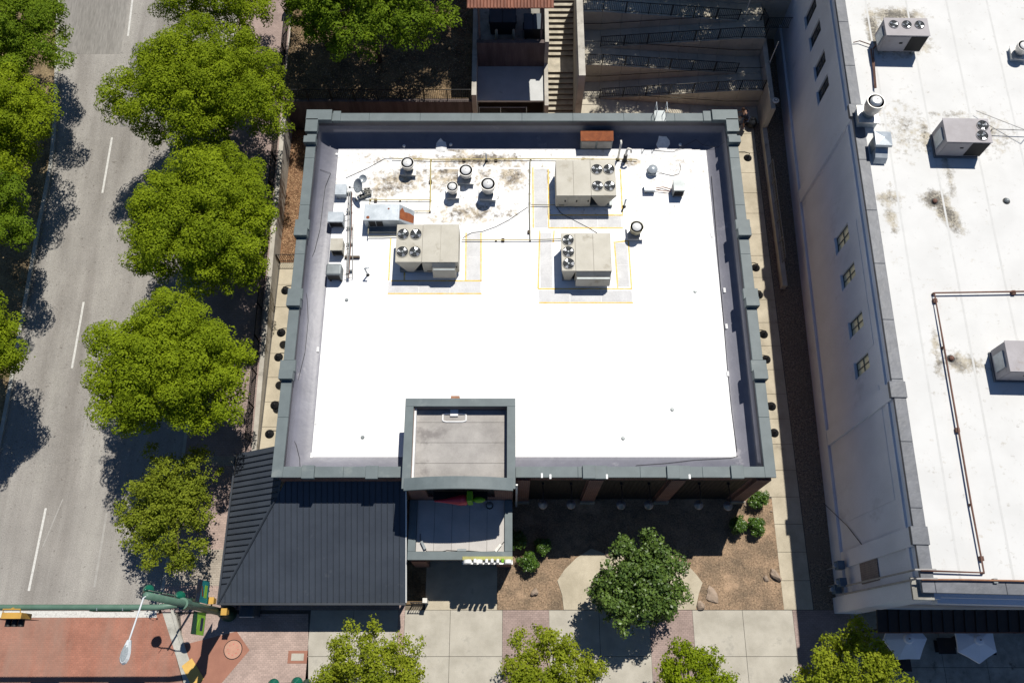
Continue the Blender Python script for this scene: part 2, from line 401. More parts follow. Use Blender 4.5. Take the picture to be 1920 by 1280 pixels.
def dash(pa, pb, wd, m, nm='lane_line'):
    n = 6; vs = []; fs = []
    for i in range(n+1):
        p = pa.lerp(pb, i/n); z = zr(p.y)+.005
        vs += [(p.x-wd/2,p.y,z),(p.x+wd/2,p.y,z)]
    for i in range(n): fs.append((2*i,2*i+2,2*i+3,2*i+1))
    return struct(MB().add(vs, [f[::-1] for f in fs]).build(nm, m))
for a, b in (((249,-5),(240,68)),((210,258),(192,362)),((157,566),(135,690)),((86,952),(54,1107))):
    dash(atw(*a), atw(*b), .13, 'white_line')
dash(atw(200,962), atw(177,1100), .12, 'faint_line'); dash(atw(118,935), atw(80,1025), .07, 'faint_line')
dash(atw(168,745), atw(150,850), .09, 'faint_line')
struct(strip(lambda y: line_a(y)+.55, lambda y: curb_r(y), 33.2, 39.4, .004).build('asphalt_patch', mat('asphalt_new', (.245,.232,.225), (.205,.195,.19), .6, .9, fine=.2, fscale=18)))
struct(strip(lambda y: curb_l(y), lambda y: line_a(y)-.2, 38.7, 60, .004).build('asphalt_overlay', mat('asphalt_worn', (.29,.275,.25), (.225,.212,.19), .5, .9, fine=.25, fscale=16, stretch=(.8,.06,1))))
# kerbs
kl = struct(strip(lambda y: curb_l(y)-.22, lambda y: curb_l(y), -20, 95, .13, th=.2).build('kerb_west', 'curb'))
struct(strip(-70, lambda y: curb_l(y)-.22, -20, 95, .11).build('verge', 'verge'))
kr = struct(strip(lambda y: curb_r(y), lambda y: curb_r(y)+.18, YC, 95, .13, th=.2).build('kerb_east', 'curb'))
# sidewalk along the street, with bands of different pavers
XF = -15.05
struct(strip(lambda y: curb_r(y)+.18, XF+.15, 3.2, 95, .12, th=.2).build('sidewalk', 'pavers_mauve'))
for k, (a, b, m_) in enumerate(((848,902,'pavers_tan'),(902,965,'pavers_mauve'),(965,1030,'pavers_pink'),(1030,1098,'pavers_tan'),(1098,1140,'pavers_pink'))):
    ya, yb = at(430,a).y, at(430,b).y
    struct(strip(lambda y: curb_r(y)+.2, XF+.1, yb, ya, .125).build('paver_band', m_))
# front pavement: base sheet and pieces
YF = at(900, 1143).y
base = struct(MB().prism([(at(310,1160).x,YF+.0),(45,YF),(45,-16),(at(352,1300).x,-16),(at(352,1300).x,at(352,1300).y)], -.12, -.02).build('pavement', 'joint'))
def pslab(x0, x1, y0, y1, m, nm='slab', z=0.0, gap=.012, par=None):
    return MB().box2((x0+gap,y0+gap,z-.1),(x1-gap,y1-gap,z)).build(nm, m, par or base)
def X(px, py=1200, z=0): return at(px, py, z).x
ylines = [YF, at(900,1230).y, at(900,1316).y, -6.0, -9.0]
cols = [(X(578),X(660),'concrete'),(X(660),X(745),'concrete'),(X(745),X(757),'pavers_pink'),(X(757),X(843),'concrete'),(X(843),X(942),'concrete'),
        (X(942),X(1030),'pavers_mauve'),(X(1030),X(1125),'concrete'),(X(1125),X(1220),'concrete'),(X(1220),X(1302),'pavers_mauve'),
        (X(1302),X(1397),'concrete'),(X(1397),X(1492),'concrete'),(X(1492),X(1600),'pavers_mauve')]
for (x0,x1,m_) in cols:
    if m_.startswith('pav'):
        pslab(x0, x1, ylines[-1], ylines[0], m_, 'paver_band', 0.0, .004)
    else:
        for i in range(len(ylines)-1): pslab(x0, x1, ylines[i+1], ylines[i], m_)
xs = X(1600)
for i in range(8):
    for j in range(4): pslab(xs+i*2.3, xs+(i+1)*2.3, YF-(j+1)*2.9, YF-j*2.9, 'concrete_old')
# corner pavers and ramp
pc = [(at(x,y).x, at(x,y).y) for x, y in ((338,1150),(578,1150),(578,1300),(360,1300),(356,1270),(346,1225),(341,1190))]
MB().prism(pc, -.1, .0).build('paver_band', 'pavers_pink', base)
MB().prism([(X(415,1128),YF+.0),(X(760,1128),YF),(X(760,1128),9.2),(X(415,1128),9.2)], -.1, -.004).build('paver_band', 'pavers_mauve', base)
rp = [(at(x,y).x, at(x,y).y) for x, y in ((329,1212),(395,1195),(444,1183),(468,1218),(405,1292),(362,1292),(348,1262))]
struct(MB().prism(rp, -.05, .006).build('kerb_ramp', 'ramp_brown'))
ck = [at(x,y) for x, y in ((303,1143),(318,1190),(332,1235),(346,1285),(352,1310))]
ck2 = [at(x,y) for x, y in ((322,1143),(335,1190),(345,1225),(362,1272),(370,1310))]
mb = MB(); vs = []; 
for p, q in zip(ck, ck2): vs += [(p.x,p.y,.012),(q.x,q.y,.02)]
mb.add(vs, [(2*i,2*i+2,2*i+3,2*i+1) for i in range(4)]); struct(mb.build('gutter', 'curb'))
mb = MB(); vs = []
for q in ck2: vs += [(q.x-.04,q.y,.0),(q.x-.02,q.y,.14 if q.y > at(0,1215).y else .024),(q.x+.16,q.y,.14 if q.y > at(0,1215).y else .024),(q.x+.18,q.y,0)]
mb.add(vs, [(4*i+j,4*i+j+1,4*i+j+5,4*i+j+4) for i in range(4) for j in range(3)]); struct(mb.build('corner_kerb', 'curb'))
# east walk, soil strip, gravel alley
ew = struct(MB().box2((12.9,YF+.01,-.12),(16.35,34.6,-.02)).build('east_walk', 'joint'))
y = YF + .01; k = 0
while y < 34.0:
    y1 = min(y+1.53, 34.6)
    x0 = 14.72 if y < 9.0 else 13.0
    MB().box2((x0,y+.012,-.1),(16.3,y1-.012,.012)).build('slab', 'concrete_warm', ew); y = y1; k += 1
struct(MB().box2((16.35,YF+.01,-.1),(20,47,-.01)).build('gravel_alley', 'gravel'))
# front bed
fb = struct(MB().box2((X(932,1143),YF+.012,-.1),(14.72,9.35,.0)).build('front_bed', 'soil_front'))
cp = [(1045,1088),(1058,1068),(1080,1046),(1108,1028),(1125,1034),(1148,1043),(1200,1036),(1258,1040),(1290,1060),(1305,1076),(1317,1092),(1310,1112),(1304,1143),(1057,1143),(1054,1115)]
struct(MB().prism([(at(*p).x, max(at(*p).y, YF+.014)) for p in cp], -.05, .05).build('seating_pad', 'concrete_warm'))
eslab = struct(MB().box2((X(797,1143),YF+.01,-.1),(X(932,1143)-.01,9.2,.004)).build('entry_slab', 'concrete_warm'))
struct(MB().box2((X(762,1100),YF+.3,-.1),(X(797,1143)-.01,9.2,-.002)).build('side_bed', 'soil_hill'))
# west path between fence wall and restaurant, mulch strip
wp = struct(MB().box2((-14.7,8.9,-.12),(-12.0,24.3,-.02)).build('west_path', 'joint'))
y = 8.95
while y < 24.2:
    y1 = min(y+1.53, 24.25); MB().box2((-14.62,y+.012,-.1),(-12.05,y1-.012,.01)).build('slab', 'concrete_warm', wp); y = y1
struct(MB().add([(-14.7,24.25,.0),(-12.0,24.25,.0),(-12.0,34.0,.35),(-14.7,34.0,.35)], [(0,1,2,3)]).build('mulch_strip', 'mulch'))
# hill behind
HZ = 3.0
struct(MB().add([(-14.7,34.45,HZ),(-2.62,34.45,HZ),(-2.62,60,HZ+1.0),(-14.7,60,HZ+1.0),(-14.7,34.45,-.1),(-2.62,34.45,-.1)],
     [(0,1,2,3),(4,5,1,0)]).build('hill', 'soil_hill'))
struct(MB().box2((-12.1,30.9,-.1),(13.0,34.9,.002)).build('rear_yard', 'ramp_concrete'))

# ================================================================== RESTAURANT
bx0, bx1, by0, by1, BZ = -11.95, 13.12, 9.15, 30.85, 6.4
cwid = .55; DZ = 4.7
PROF = [(0.012,DZ+1.17),(.03,DZ+.60),(.12,DZ+.50),(.3,DZ+.36),(.6,DZ+.17),(.85,DZ+.055),(.98,DZ+.02),(1.12,DZ+.008)]
bld = thing('restaurant_building', 'brick restaurant with white flat roof and blue grey parapet coping', 'building', ((bx0+bx1)/2, (by0+by1)/2, 0))
wi = .14
def P(name, mb, m, par=bld, **k): return mb.build(name, m, par, **k)
# outer walls (four)
x0,x1,y0,y1 = bx0+wi, bx1-wi, by0+wi, by1-wi
t = .35
P('wall', MB().box2((x0,y1-t,-.1),(x1,y1,BZ-.16)), 'brick_wall')
P('wall', MB().box2((x0,y0,-.1),(x0+t,y1-t-.003,BZ-.16)), 'brick_wall')
P('wall', MB().box2((x1-t,y0,-.1),(x1,y1-t-.003,BZ-.16)), 'brick_wall')
# front wall with three recessed bays right of the tower
bays = [(at(985,945,3.2).x, at(1096,945,3.2).x), (at(1125,945,3.2).x, at(1242,945,3.2).x), (at(1273,945,3.2).x, at(1390,945,3.2).x)]
ZB = 5.12
mb = MB().box2((x0+t+.003,y0,ZB),(x1-t-.003,y0+t,BZ-.16))
edges = [x0+t+.003] + [e for b in bays for e in b] + [x1-t-.003]
for i in range(0, len(edges), 2): mb.box2((edges[i],y0,-.1),(edges[i+1],y0+t,ZB-.0))
P('wall', mb, 'brick_wall')
for (a,b) in bays:
    w_ = b-a; n = 14; mb = MB().box2((a+.002,y0+.03,-.1),(b-.002,y0+.34,ZB-.002)); bp = P('bay_panel', mb, 'bay_panel')
    mb = MB()
    for k in range(n): mb.box2((a+w_*k/n+.02,y0+.012,.05),(a+w_*(k+.2)/n,y0+.0295,ZB-.02))
    mb.build('rib', 'bay_panel', bp); 
for cx in ((bays[0][1]+bays[1][0])/2, (bays[1][1]+bays[2][0])/2, x1-.35, .55):
    P('pilaster', MB().box2((cx-.36,y0-.2,-.05),(cx+.36,y0-.003,BZ-.45)), 'brick_wall')
    P('pilaster_base', MB().box2((cx-.42,y0-.27,-.05),(cx+.42,y0-.201,.55)), 'concrete_old')
# coping in pieces
def coping_run(p, q, horizontal, zt=BZ, wd=cwid, n=None, side=1):
    L_ = abs(q-p); n = n or max(1, round(L_/3.05))
    return [(p+(q-p)*i/n, p+(q-p)*(i+1)/n) for i in range(n)]
g_ = .004
for a,b in coping_run(bx0+cwid, bx1-cwid, True): P('coping_piece', MB().box2((a+g_,by1-cwid,BZ-.16),(b-g_,by1,BZ)), 'coping', bevel=.012)
for a,b in coping_run(by0, by1, False): P('coping_piece', MB().box2((bx0,a+g_,BZ-.16),(bx0+cwid,b-g_,BZ)), 'coping', bevel=.012)
for a,b in coping_run(by0, by1, False): P('coping_piece', MB().box2((bx1-cwid,a+g_,BZ-.16),(bx1,b-g_,BZ)), 'coping', bevel=.012)
tx0, tx1, ty0, ty1, TZ = -5.36, .17, 8.42, 13.0, 7.2
for a,b in coping_run(bx0+cwid, tx0-.01, True): P('coping_piece', MB().box2((a+g_,by0,BZ-.16),(b-g_,by0+cwid,BZ)), 'coping', bevel=.012)
for a,b in coping_run(tx1+.01, bx1-cwid, True): P('coping_piece', MB().box2((a+g_,by0,BZ-.16),(b-g_,by0+cwid,BZ)), 'coping', bevel=.012)
# raised pier caps on the parapet
def cap(cx, cy, lx, ly, h): P('pier_cap', MB().box2((cx-lx/2,cy-ly/2,BZ-.15),(cx+lx/2,cy+ly/2,BZ+h)), 'coping', bevel=.015)
for py in (428, 558, 693):
    yy = at(560, py, BZ).y
    cap(bx0+.27, yy+.2, .80, .62, .10); cap(bx0+.27, yy-.34, .72, .5, .30)
    yy = at(1400, py, BZ).y
    cap(bx1-.27, yy+.2, .80, .62, .10); cap(bx1-.27, yy-.34, .72, .5, .30)
for sx in (bx0, bx1):
    s_ = 1 if sx == bx0 else -1
    cap(sx+s_*.62, by1-.24, 1.5, .72, .18); cap(sx+s_*.24, by1-.95, .72, .9, .18)
    cap(sx+s_*1.65, by1-.25, .45, .70, .08); cap(sx+s_*.25, by1-2.0, .70, .45, .30)
for px_ in (578, 697, 1104, 1127, 1262, 1283, 1382):
    xx = at(px_, 890, BZ).x; cap(xx, by0+.25, .62, .66, .06 if px_ % 2 else .16)
# lining: upper wall band, then a cove down to the deck
ix0, ix1, iy0, iy1 = bx0+cwid-.05, bx1-cwid+.05, by0+cwid-.05, by1-cwid+.05
NF = .82
def ring(d, z): return [(ix0+d,iy0+d,z),(ix1-d,iy0+d,z),(ix1-d,iy1-d*NF,z),(ix0+d,iy1-d*NF,z)]
def rings(prof):
    mb = MB(); vs = []; fs = []
    for d, z in prof: vs += ring(d, z)
    for j in range(len(prof)-1):
        for k in range(4):
            k2 = (k+1) % 4; fs.append((4*j+k, 4*j+4+k, 4*j+4+k2, 4*j+k2))
    return mb.add(vs, [f[::-1] for f in fs])
P('parapet_lining', rings([(0,BZ-.1),(0.01,DZ+1.16)]), 'lining_upper')
P('roof_lining', rings(PROF), 'lining', smooth=True)
# deck: grid with a dirt attribute
def dirt_grid(name, x0, x1, y0, y1, z, step, m, par, fn, T=None, local=False):
    nx = int((x1-x0)/step); ny = int((y1-y0)/step)
    gx, gy = np.meshgrid(np.linspace(x0,x1,nx+1), np.linspace(y0,y1,ny+1))
    d = fn(gx, gy)
    mb = MB(); mb.v = [(float(a),float(b),z) for a,b in zip(gx.ravel(), gy.ravel())]
    mb.f = [(j*(nx+1)+i, j*(nx+1)+i+1, (j+1)*(nx+1)+i+1, (j+1)*(nx+1)+i) for j in range(ny) for i in range(nx)]
    o = mb.build(name, m, par, local=local)
    at_ = o.data.attributes.new('dirt', 'FLOAT', 'POINT'); at_.data.foreach_set('value', d.ravel().astype(np.float32))
    return o
def blob(gx, gy, cx, cy, rx, ry, a=0.0, amp=1.0, p=1.0):
    ca, sa = math.cos(a), math.sin(a); dx, dy = gx-cx, gy-cy
    u = (dx*ca+dy*sa)/rx; v = (-dx*sa+dy*ca)/ry
    return amp*np.clip(1.25-np.sqrt(u*u+v*v), 0, 1)**p
def deck_dirt(gx, gy):
    d = np.zeros_like(gx)
    for (px,py,rx,ry,a) in ((750,340,2.6,1.2,.74),(900,300,3.6,.6,.9),(840,330,2.2,1.4,.72),(880,400,2.6,1.0,.68),(960,330,1.3,1.3,.80),(1020,330,.5,1.0,.85),
                            (1020,400,.5,.6,.7),(1185,305,.9,.5,.75),(715,360,1.6,.7,.66),(850,285,1.2,.4,.75),(950,400,1.4,.6,.5),(1270,310,1.4,1.2,.40),(700,300,1.6,.7,.45),(830,410,1.5,.5,.55),
                            (1105,300,1.2,.4,.6),(780,300,1.0,.5,.7),(905,330,1.2,.8,.62)):
        q = at(px, py, DZ); d = np.maximum(d, blob(gx, gy, q.x, q.y, rx, ry, 0, a))
    d = np.maximum(d, .22*np.clip((gy-22)/4, 0, 1))
    return d
dx0, dx1, dy0, dy1 = -10.44, 11.86, 10.54, 29.44
dirt_grid('roof_deck', dx0, dx1, dy0, dy1, DZ+.03, .18, 'deck_white', bld, deck_dirt)
mat('lap', (.78,.78,.775), (.73,.73,.725), 2, .6, fine=.05)
for k in range(8):
    yy = dy0+1.1+2.35*k; P('membrane_lap', MB().box2((dx0+.05,yy,DZ+.02),(dx1-.05,yy+.09,DZ+.0335)), 'lap')
# gray floor margin and wrinkled white edge flakes
P('roof_margin', MB().box2((ix0+1.0,iy0+1.0,DZ-.1),(ix1-1.0,iy1-.85,DZ+.002)), 'lining')
for (px,py,sx,sy) in ((826,272,.75,.9),(840,284,1.1,.4),(1243,268,.85,.9),(1225,281,1.6,.45),(1100,284,2.4,.5),(1165,284,1.5,.4)):
    q = at(px, py, 4.98); rng = random.Random(px); n = 12
    poly = [(q.x+sx/2*math.cos(2*math.pi*k/n)*rng.uniform(.75,1.15), q.y+sy/2*math.sin(2*math.pi*k/n)*rng.uniform(.75,1.15)) for k in range(n)]
    def zc_(p):
        d = (iy1 - p[1])/NF; pr = [(0,DZ+1.17)]+PROF[1:]+[(9,DZ)]
        for (d0,z0_),(d1,z1_) in zip(pr, pr[1:]):
            if d <= d1: return z0_+(z1_-z0_)*(d-d0)/(d1-d0)
        return DZ
    P('coating_splash', MB().prism(poly, lambda p: zc_(p)-.02, lambda p: zc_(p)+.035), 'flake_white')
for (px,py) in ((757,271),(845,269),(1276,269),(630,286)):
    q = at(px,py,4.95); P('roof_plug', MB().lathe([(.09,0),(.09,.1),(.05,.13)], (q.x,q.y,zc_((q.x,q.y))-.03), 10), 'flake_white')
for i, (px,py) in enumerate(((596,655),(592,790),(584,853),(553,760),(1335,440),(1358,545),(1362,612),(1365,700))):
    q = at(px,py,DZ+.1); P('fastener_tab', MB().box((q.x,q.y,zc_((0,iy1-NF*max(.05,min(q.x-ix0, ix1-q.x))))+.03),(.12,.28,.08)), 'flake_white')
# tower
P('tower_wall', MB().box2((tx0+.14,ty0+.16,3.0),(tx0+.44,ty1-.14,TZ-.15)), 'brick_wall')
P('tower_wall', MB().box2((tx1-.44,ty0+.16,3.0),(tx1-.14,ty1-.14,TZ-.15)), 'brick_wall')
P('tower_wall', MB().box2((tx0+.443,ty1-.44,4.7),(tx1-.443,ty1-.14,TZ-.15)), 'lining_upper')
mb = MB(); mb.box2((tx0+.443,ty0+.16,3.0),(tx0+1.05,ty0+.46,TZ-.15)); mb.box2((tx1-1.05,ty0+.16,3.0),(tx1-.443,ty0+.46,TZ-.15)); mb.box2((tx0+1.05,ty0+.16,3.0),(tx1-1.05,ty0+.46,4.3))
P('tower_wall', mb, 'brick_wall')
P('sign_panel', MB().box2((tx0+1.05,ty0+.30,4.303),(tx1-1.05,ty0+.46,TZ-.1)), 'bay_panel')
cw2 = .42
P('tower_coping', MB().box2((tx0,ty1-cw2,TZ-.16),(tx1,ty1,TZ)), 'coping', bevel=.012)
P('tower_coping', MB().box2((tx0,ty0,TZ-.16),(tx0+cw2,ty1-cw2-.004,TZ-.002)), 'coping', bevel=.012)
P('tower_coping', MB().box2((tx1-cw2,ty0,TZ-.16),(tx1,ty1-cw2-.004,TZ-.002)), 'coping', bevel=.012)
n = 16; lo = []; vs = []; fs = []
for i in range(n+1):
    u = i/n; xx = tx0+.12+(tx1-tx0-.24)*u; zz = TZ+.06+.50*(1-(2*u-1)**2)
    vs += [(xx,ty0-.10,zz-.2),(xx,ty0+.5,zz-.2),(xx,ty0+.5,zz),(xx,ty0-.10,zz)]
for i in range(n):
    for k in range(4): fs.append((4*i+k,4*i+(k+1)%4,4*i+4+(k+1)%4,4*i+4+k))
fs += [(3,2,1,0),(4*n,4*n+1,4*n+2,4*n+3)]
P('arched_coping', MB().add(vs, [f[::-1] for f in fs]), 'coping')
vs = []; fs = []
for i in range(n+1):
    u = i/n; xx = tx0+.16+(tx1-tx0-.32)*u; zz = TZ+.06+.50*(1-(2*u-1)**2)-.201
    vs += [(xx,ty0+.17,TZ-.149),(xx,ty0+.44,TZ-.149),(xx,ty0+.44,zz),(xx,ty0+.17,zz)]
P('arch_wall', MB().add(vs, [tuple((4*i+k,4*i+4+k,4*i+4+(k+1)%4,4*i+(k+1)%4)) for i in range(n) for k in range(4)]), 'bay_panel')
tr_ = []
ys_ = [ty0+.5, ty0+1.4, ty0+2.45, ty0+3.5, ty1-cw2-.004]
for a,b in zip(ys_, ys_[1:]): P('roof_sheet', MB().box2((tx0+cw2+.004,a+.008,TZ-.9),(tx1-cw2-.004,b-.008,TZ-.62)), 'tower_roof')
P('roof_base', MB().box2((tx0+.45,ty0+.47,TZ-1.0),(tx1-.45,ty1-.45,TZ-.64)), 'joint')
P('side_lining', MB().box2((tx0+cw2-.01,ty0+.51,TZ-.62),(tx0+cw2+.12,ty1-cw2-.02,TZ-.3)), 'flake_white')
q = at(852,763,TZ-.6); P('scupper', MB().box2((q.x-.2,ty1-cw2-.35,TZ-.618),(q.x+.2,ty1-cw2-.006,TZ-.52)), 'flake_white')
mb = MB(); c0 = at(852,783,TZ-.62); pts = []
for k in range(33):
    a = 2*math.pi*k/32; pts.append((c0.x+.62*max(-1,min(1,1.25*math.cos(a)))*.95, c0.y+.21*max(-1,min(1,1.25*math.sin(a))), TZ-.6))
mb.tube(pts, .045, 6); P('drain_coating', mb, 'flake_white')
q = at(856,740,6.0); P('conductor_head', MB().box2((q.x-.22,ty1-.138,5.6),(q.x+.22,ty1+.2,TZ-.22)), 'pipe_copper')
# entry roof
ex0, ex1, ey0, ey1, EZ = -5.35, 0.02, 5.50, 8.55, 3.7
for a,b,c,d in ((ex0,ey0,ex1,ey0+.42),(ex0,ey0+.424,ex0+.40,ey1),(ex1-.40,ey0+.424,ex1,ey1)):
    P('entry_coping', MB().box2((a,b,EZ-.18),(c,d,EZ)), 'coping', bevel=.012)
nx = 5
for i in range(nx):
    a = ex0+.405+(ex1-ex0-.81)*i/nx; b = ex0+.405+(ex1-ex0-.81)*(i+1)/nx
    P('entry_roof_sheet', MB().box2((a+.008,ey0+.426,EZ-.4),(b-.008,ey1+.02,EZ-.16)), 'entry_roof')
P('entry_roof_base', MB().box2((ex0+.1,ey0+.1,EZ-.55),(ex1-.1,ey1+.05,EZ-.182)), 'joint')
P('entry_beam', MB().box2((ex0+.1,ey0+.1,2.6),(ex1-.1,ey0+.5,EZ-.551)), 'brick_wall')
for xx in (ex0+.45, ex1-.45): P('entry_pier', MB().box2((xx-.4,ey0+.05,-.05),(xx+.4,ey0+.75,2.598)), 'brick_wall')
P('entry_side_wall', MB().box2((ex0+.12,ey0+.76,-.05),(ex0+.4,9.2,EZ-.56)), 'brick_wall'); P('entry_side_wall', MB().box2((ex1-.4,ey0+.76,-.05),(ex1-.12,9.2,EZ-.56)), 'brick_wall')
P('entry_door', MB().box2((ex0+1.5,8.3,-.05),(ex1-1.5,8.4,2.4)), 'bay_panel')
P('downspout', MB().box2((tx1+.02,8.85,.1),(tx1+.12,8.95,5.9)), 'sign_white')
# small roof hatch cable trays on the front coping
for (px,py) in ((568,887),(586,891),(1016,891),(1032,893),(1138,893),(1293,893),(1388,892)):
    q = at(px,py,BZ+.05); P('clip', MB().box((q.x,q.y,BZ+.035),(.09,.22,.07)), 'sign_white')
# metal patio canopy (two slopes)
can = thing('patio_canopy', 'dark standing seam metal canopy over the corner patio', 'canopy', (-10, 6.0, 0))
CXW, CXE, CYS, CYN, CZ = -15.05, -5.47, 3.5, 11.3, 2.55
hx, hy, hz = -11.95, 8.72, 4.62            # hip top
pf = (hz-CZ)/(hy-CYS); pw = (hz-CZ)/(hx-CXW)
def zf(yy): return CZ + pf*(yy-CYS)
def zw(xx): return CZ + pw*(xx-CXW)
n = 31
for i in range(n):
    a = CXW+(CXE-CXW)*i/n; b = CXW+(CXE-CXW)*(i+1)/n
    def top(xx): return min(9.28, CYS+(hy-CYS)*(xx-CXW)/(hx-CXW)) if xx < hx else 9.28
    ta, tb = max(CYS+.02, top(a)), max(CYS+.03, top(b))
    vs = [(a,CYS,zf(CYS)),(b,CYS,zf(CYS)),(b,tb,zf(tb)),(a,ta,zf(ta))]
    pn = MB().hull([(x_,y_,z_-.05) for x_,y_,z_ in vs], vs).build('roof_panel', 'roof_panel', can)
    if ta - CYS > .3:
        MB().hull([(a-.011,CYS,zf(CYS)-.01),(a+.011,CYS,zf(CYS)-.01),(a+.011,ta,zf(ta)-.01),(a-.011,ta,zf(ta)-.01)],
              [(a-.011,CYS,zf(CYS)+.045),(a+.011,CYS,zf(CYS)+.045),(a+.011,ta,zf(ta)+.045),(a-.011,ta,zf(ta)+.045)]).build('seam', 'seam', pn)
n = 25
for i in range(n):
    a = CYS+(CYN-CYS)*i/n; b = CYS+(CYN-CYS)*(i+1)/n
    def rx(yy): return min(hx+.02, CXW+(hx-CXW)*(yy-CYS)/(hy-CYS)) if yy < hy else hx+.02
    ra, rb = max(CXW+.02, rx(a)), max(CXW+.03, rx(b))
    vs = [(CXW,a,zw(CXW)),(ra,a,zw(ra)),(rb,b,zw(rb)),(CXW,b,zw(CXW))]
    pn = MB().hull([(x_,y_,z_-.05) for x_,y_,z_ in vs], vs).build('roof_panel', 'roof_panel', can)
    if ra - CXW > .4:
        e = ra-.18
        MB().hull([(CXW,a-.02,zw(CXW)-.01),(e,a-.02,zw(e)-.01),(e,a+.02,zw(e)-.01),(CXW,a+.02,zw(CXW)-.01)],
              [(CXW,a-.02,zw(CXW)+.085),(e,a-.02,zw(e)+.085),(e,a+.02,zw(e)+.085),(CXW,a+.02,zw(CXW)+.085)]).build('seam', 'seam', pn)
MB().tube([(CXW,CYS,CZ+.02),(hx-.15,hy-.25,hz-.05)], .045, 6).build('hip_cap', 'seam', can)
MB().box2((CXW-.02,CYS-.12,CZ-.2),(CXE,CYS-.004,CZ-.01)).build('gutter', 'seam', can)
MB().box2((CXW-.12,CYS-.1,CZ-.2),(CXW-.024,CYN,CZ-.01)).build('gutter', 'seam', can)
MB().hull([(CXE+.003,CYS,CZ-.2),(CXE+.05,CYS,CZ-.2),(CXE+.05,9.2,zf(9.2)-.2),(CXE+.003,9.2,zf(9.2)-.2)],[(CXE+.003,CYS,CZ+.03),(CXE+.05,CYS,CZ+.03),(CXE+.05,9.2,zf(9.2)+.03),(CXE+.003,9.2,zf(9.2)+.03)]).build('edge_flashing', 'sign_white', can)
for xx, yy in ((CXW+.3,CYS+.3),(CXW+3.3,CYS+.3),(CXW+6.4,CYS+.3),(CXE-.3,CYS+.3),(CXW+.3,CYN-.4),(CXW+.3,7.4)):
    MB().box((xx,yy,(CZ-.1)/2),(.14,.14,CZ-.02)).build('post', 'black_metal', can)

# entrance letters (front edge of the entry roof)
sg = thing('letter_sign', 'white standing letters with a green apostrophe on the entry roof edge', 'sign', (-1.3, ey0-.12, EZ))
def letter(ch, m, x, z, size, y, depth=.09, sx=1.0, par=None):
    cu = bpy.data.curves.new('t', 'FONT'); cu.body = ch; cu.size = size; cu.extrude = depth; cu.offset = .022
    tmp = bpy.data.objects.new('t', cu); COL.objects.link(tmp); bpy.context.view_layer.update()
    me = bpy.data.meshes.new_from_object(tmp.evaluated_get(bpy.context.evaluated_depsgraph_get()))
    bpy.data.objects.remove(tmp); bpy.data.curves.remove(cu)
    xs_ = [v.co.x for v in me.vertices]; x_lo, x_hi = min(xs_), max(xs_)
    org = ORG[par.as_pointer()]
    for v in me.vertices:
        c = v.co.copy(); v.co = Vector(((c.x-x_lo)*sx+x, y-c.z, z+c.y)) - org
    me.materials.clear(); me.materials.append(M[m])
    o = bpy.data.objects.new('letter', me); COL.objects.link(o); o.parent = par; ORG[o.as_pointer()] = org
    return x + (x_hi-x_lo)*sx
xl = at(868,1050,4.2).x; xcur = xl
for ch, m_, gp in (('c','sign_white',.12),('h','sign_white',.13),('i','sign_white',.14),('l','sign_white',.14),('i','sign_white',.10),("'",'sign_green',.03),('s','sign_white',0)):
    xcur = letter(ch, m_, xcur, EZ-.12, 1.15, ey0-.12, par=sg, sx=.92) + gp
MB().box2((xl-.05,ey0-.02,EZ+.004),(xcur+.05,ey0+.16,EZ+.09)).build('rail', 'sign_rail', sg)
MB().box2((xl-.05,ey0-.21,EZ-.2),(xcur+.05,ey0-.005,EZ-.13)).build('ledge', 'sign_white', sg)
# pepper emblem on the tower
pg = thing('pepper_sign', 'red pepper shaped sign with green stem on the tower front', 'sign', (-2.6, ty0+.1, 4.6))
mb = MB(); pts = []; prof = []
xa, xb = at(815,922,5.3).x, at(880,922,5.3).x
nseg = 16; vs = []; fs = []; nr = 12
for i in range(nseg+1):
    u = i/nseg; r_ = .05+.40*max(0.0, u-.05)**1.3 if u < .85 else .40*math.sqrt(max(0,1-((u-.85)/.15)**2))+.03
    cx_, cz_ = xa+(xb-xa)*u, 5.25+.35*u**1.5
    for k in range(nr):
        a = 2*math.pi*k/nr; vs.append((cx_, ty0-.22+.9*min(r_,.3)*math.sin(a), cz_+r_*math.cos(a)))
for i in range(nseg):
    for k in range(nr): fs.append((i*nr+k,(i+1)*nr+k,(i+1)*nr+(k+1)%nr,i*nr+(k+1)%nr))
fs += [tuple(range(nr)), tuple(nseg*nr+k for k in range(nr-1,-1,-1))]
MB().add(vs, fs).build('pepper', 'sign_red', pg, smooth=True)
q = at(879,918,5.9); MB().box2((xb-.08,ty0-.42,5.15),(xb+.20,ty0+.12,6.2)).build('stem', 'sign_green', pg, bevel=.05)
mb = MB(); T_ = Matrix.Translation((xb+.5,ty0-.20,5.45)) @ Matrix.Diagonal((1.0,.5,.75,1)); mb.T = T_; mb.lathe([(.02,-.34),(.2,-.28),(.3,-.1),(.32,0),(.3,.1),(.2,.28),(.02,.34)], (0,0,0), 14)
mb.build('leaf', 'sign_green', pg, smooth=True)
MB().box2((xa-.1,ty0-.1,4.6),(xb+.9,ty0+.29,4.9)).build('bracket', 'dark_void', pg)

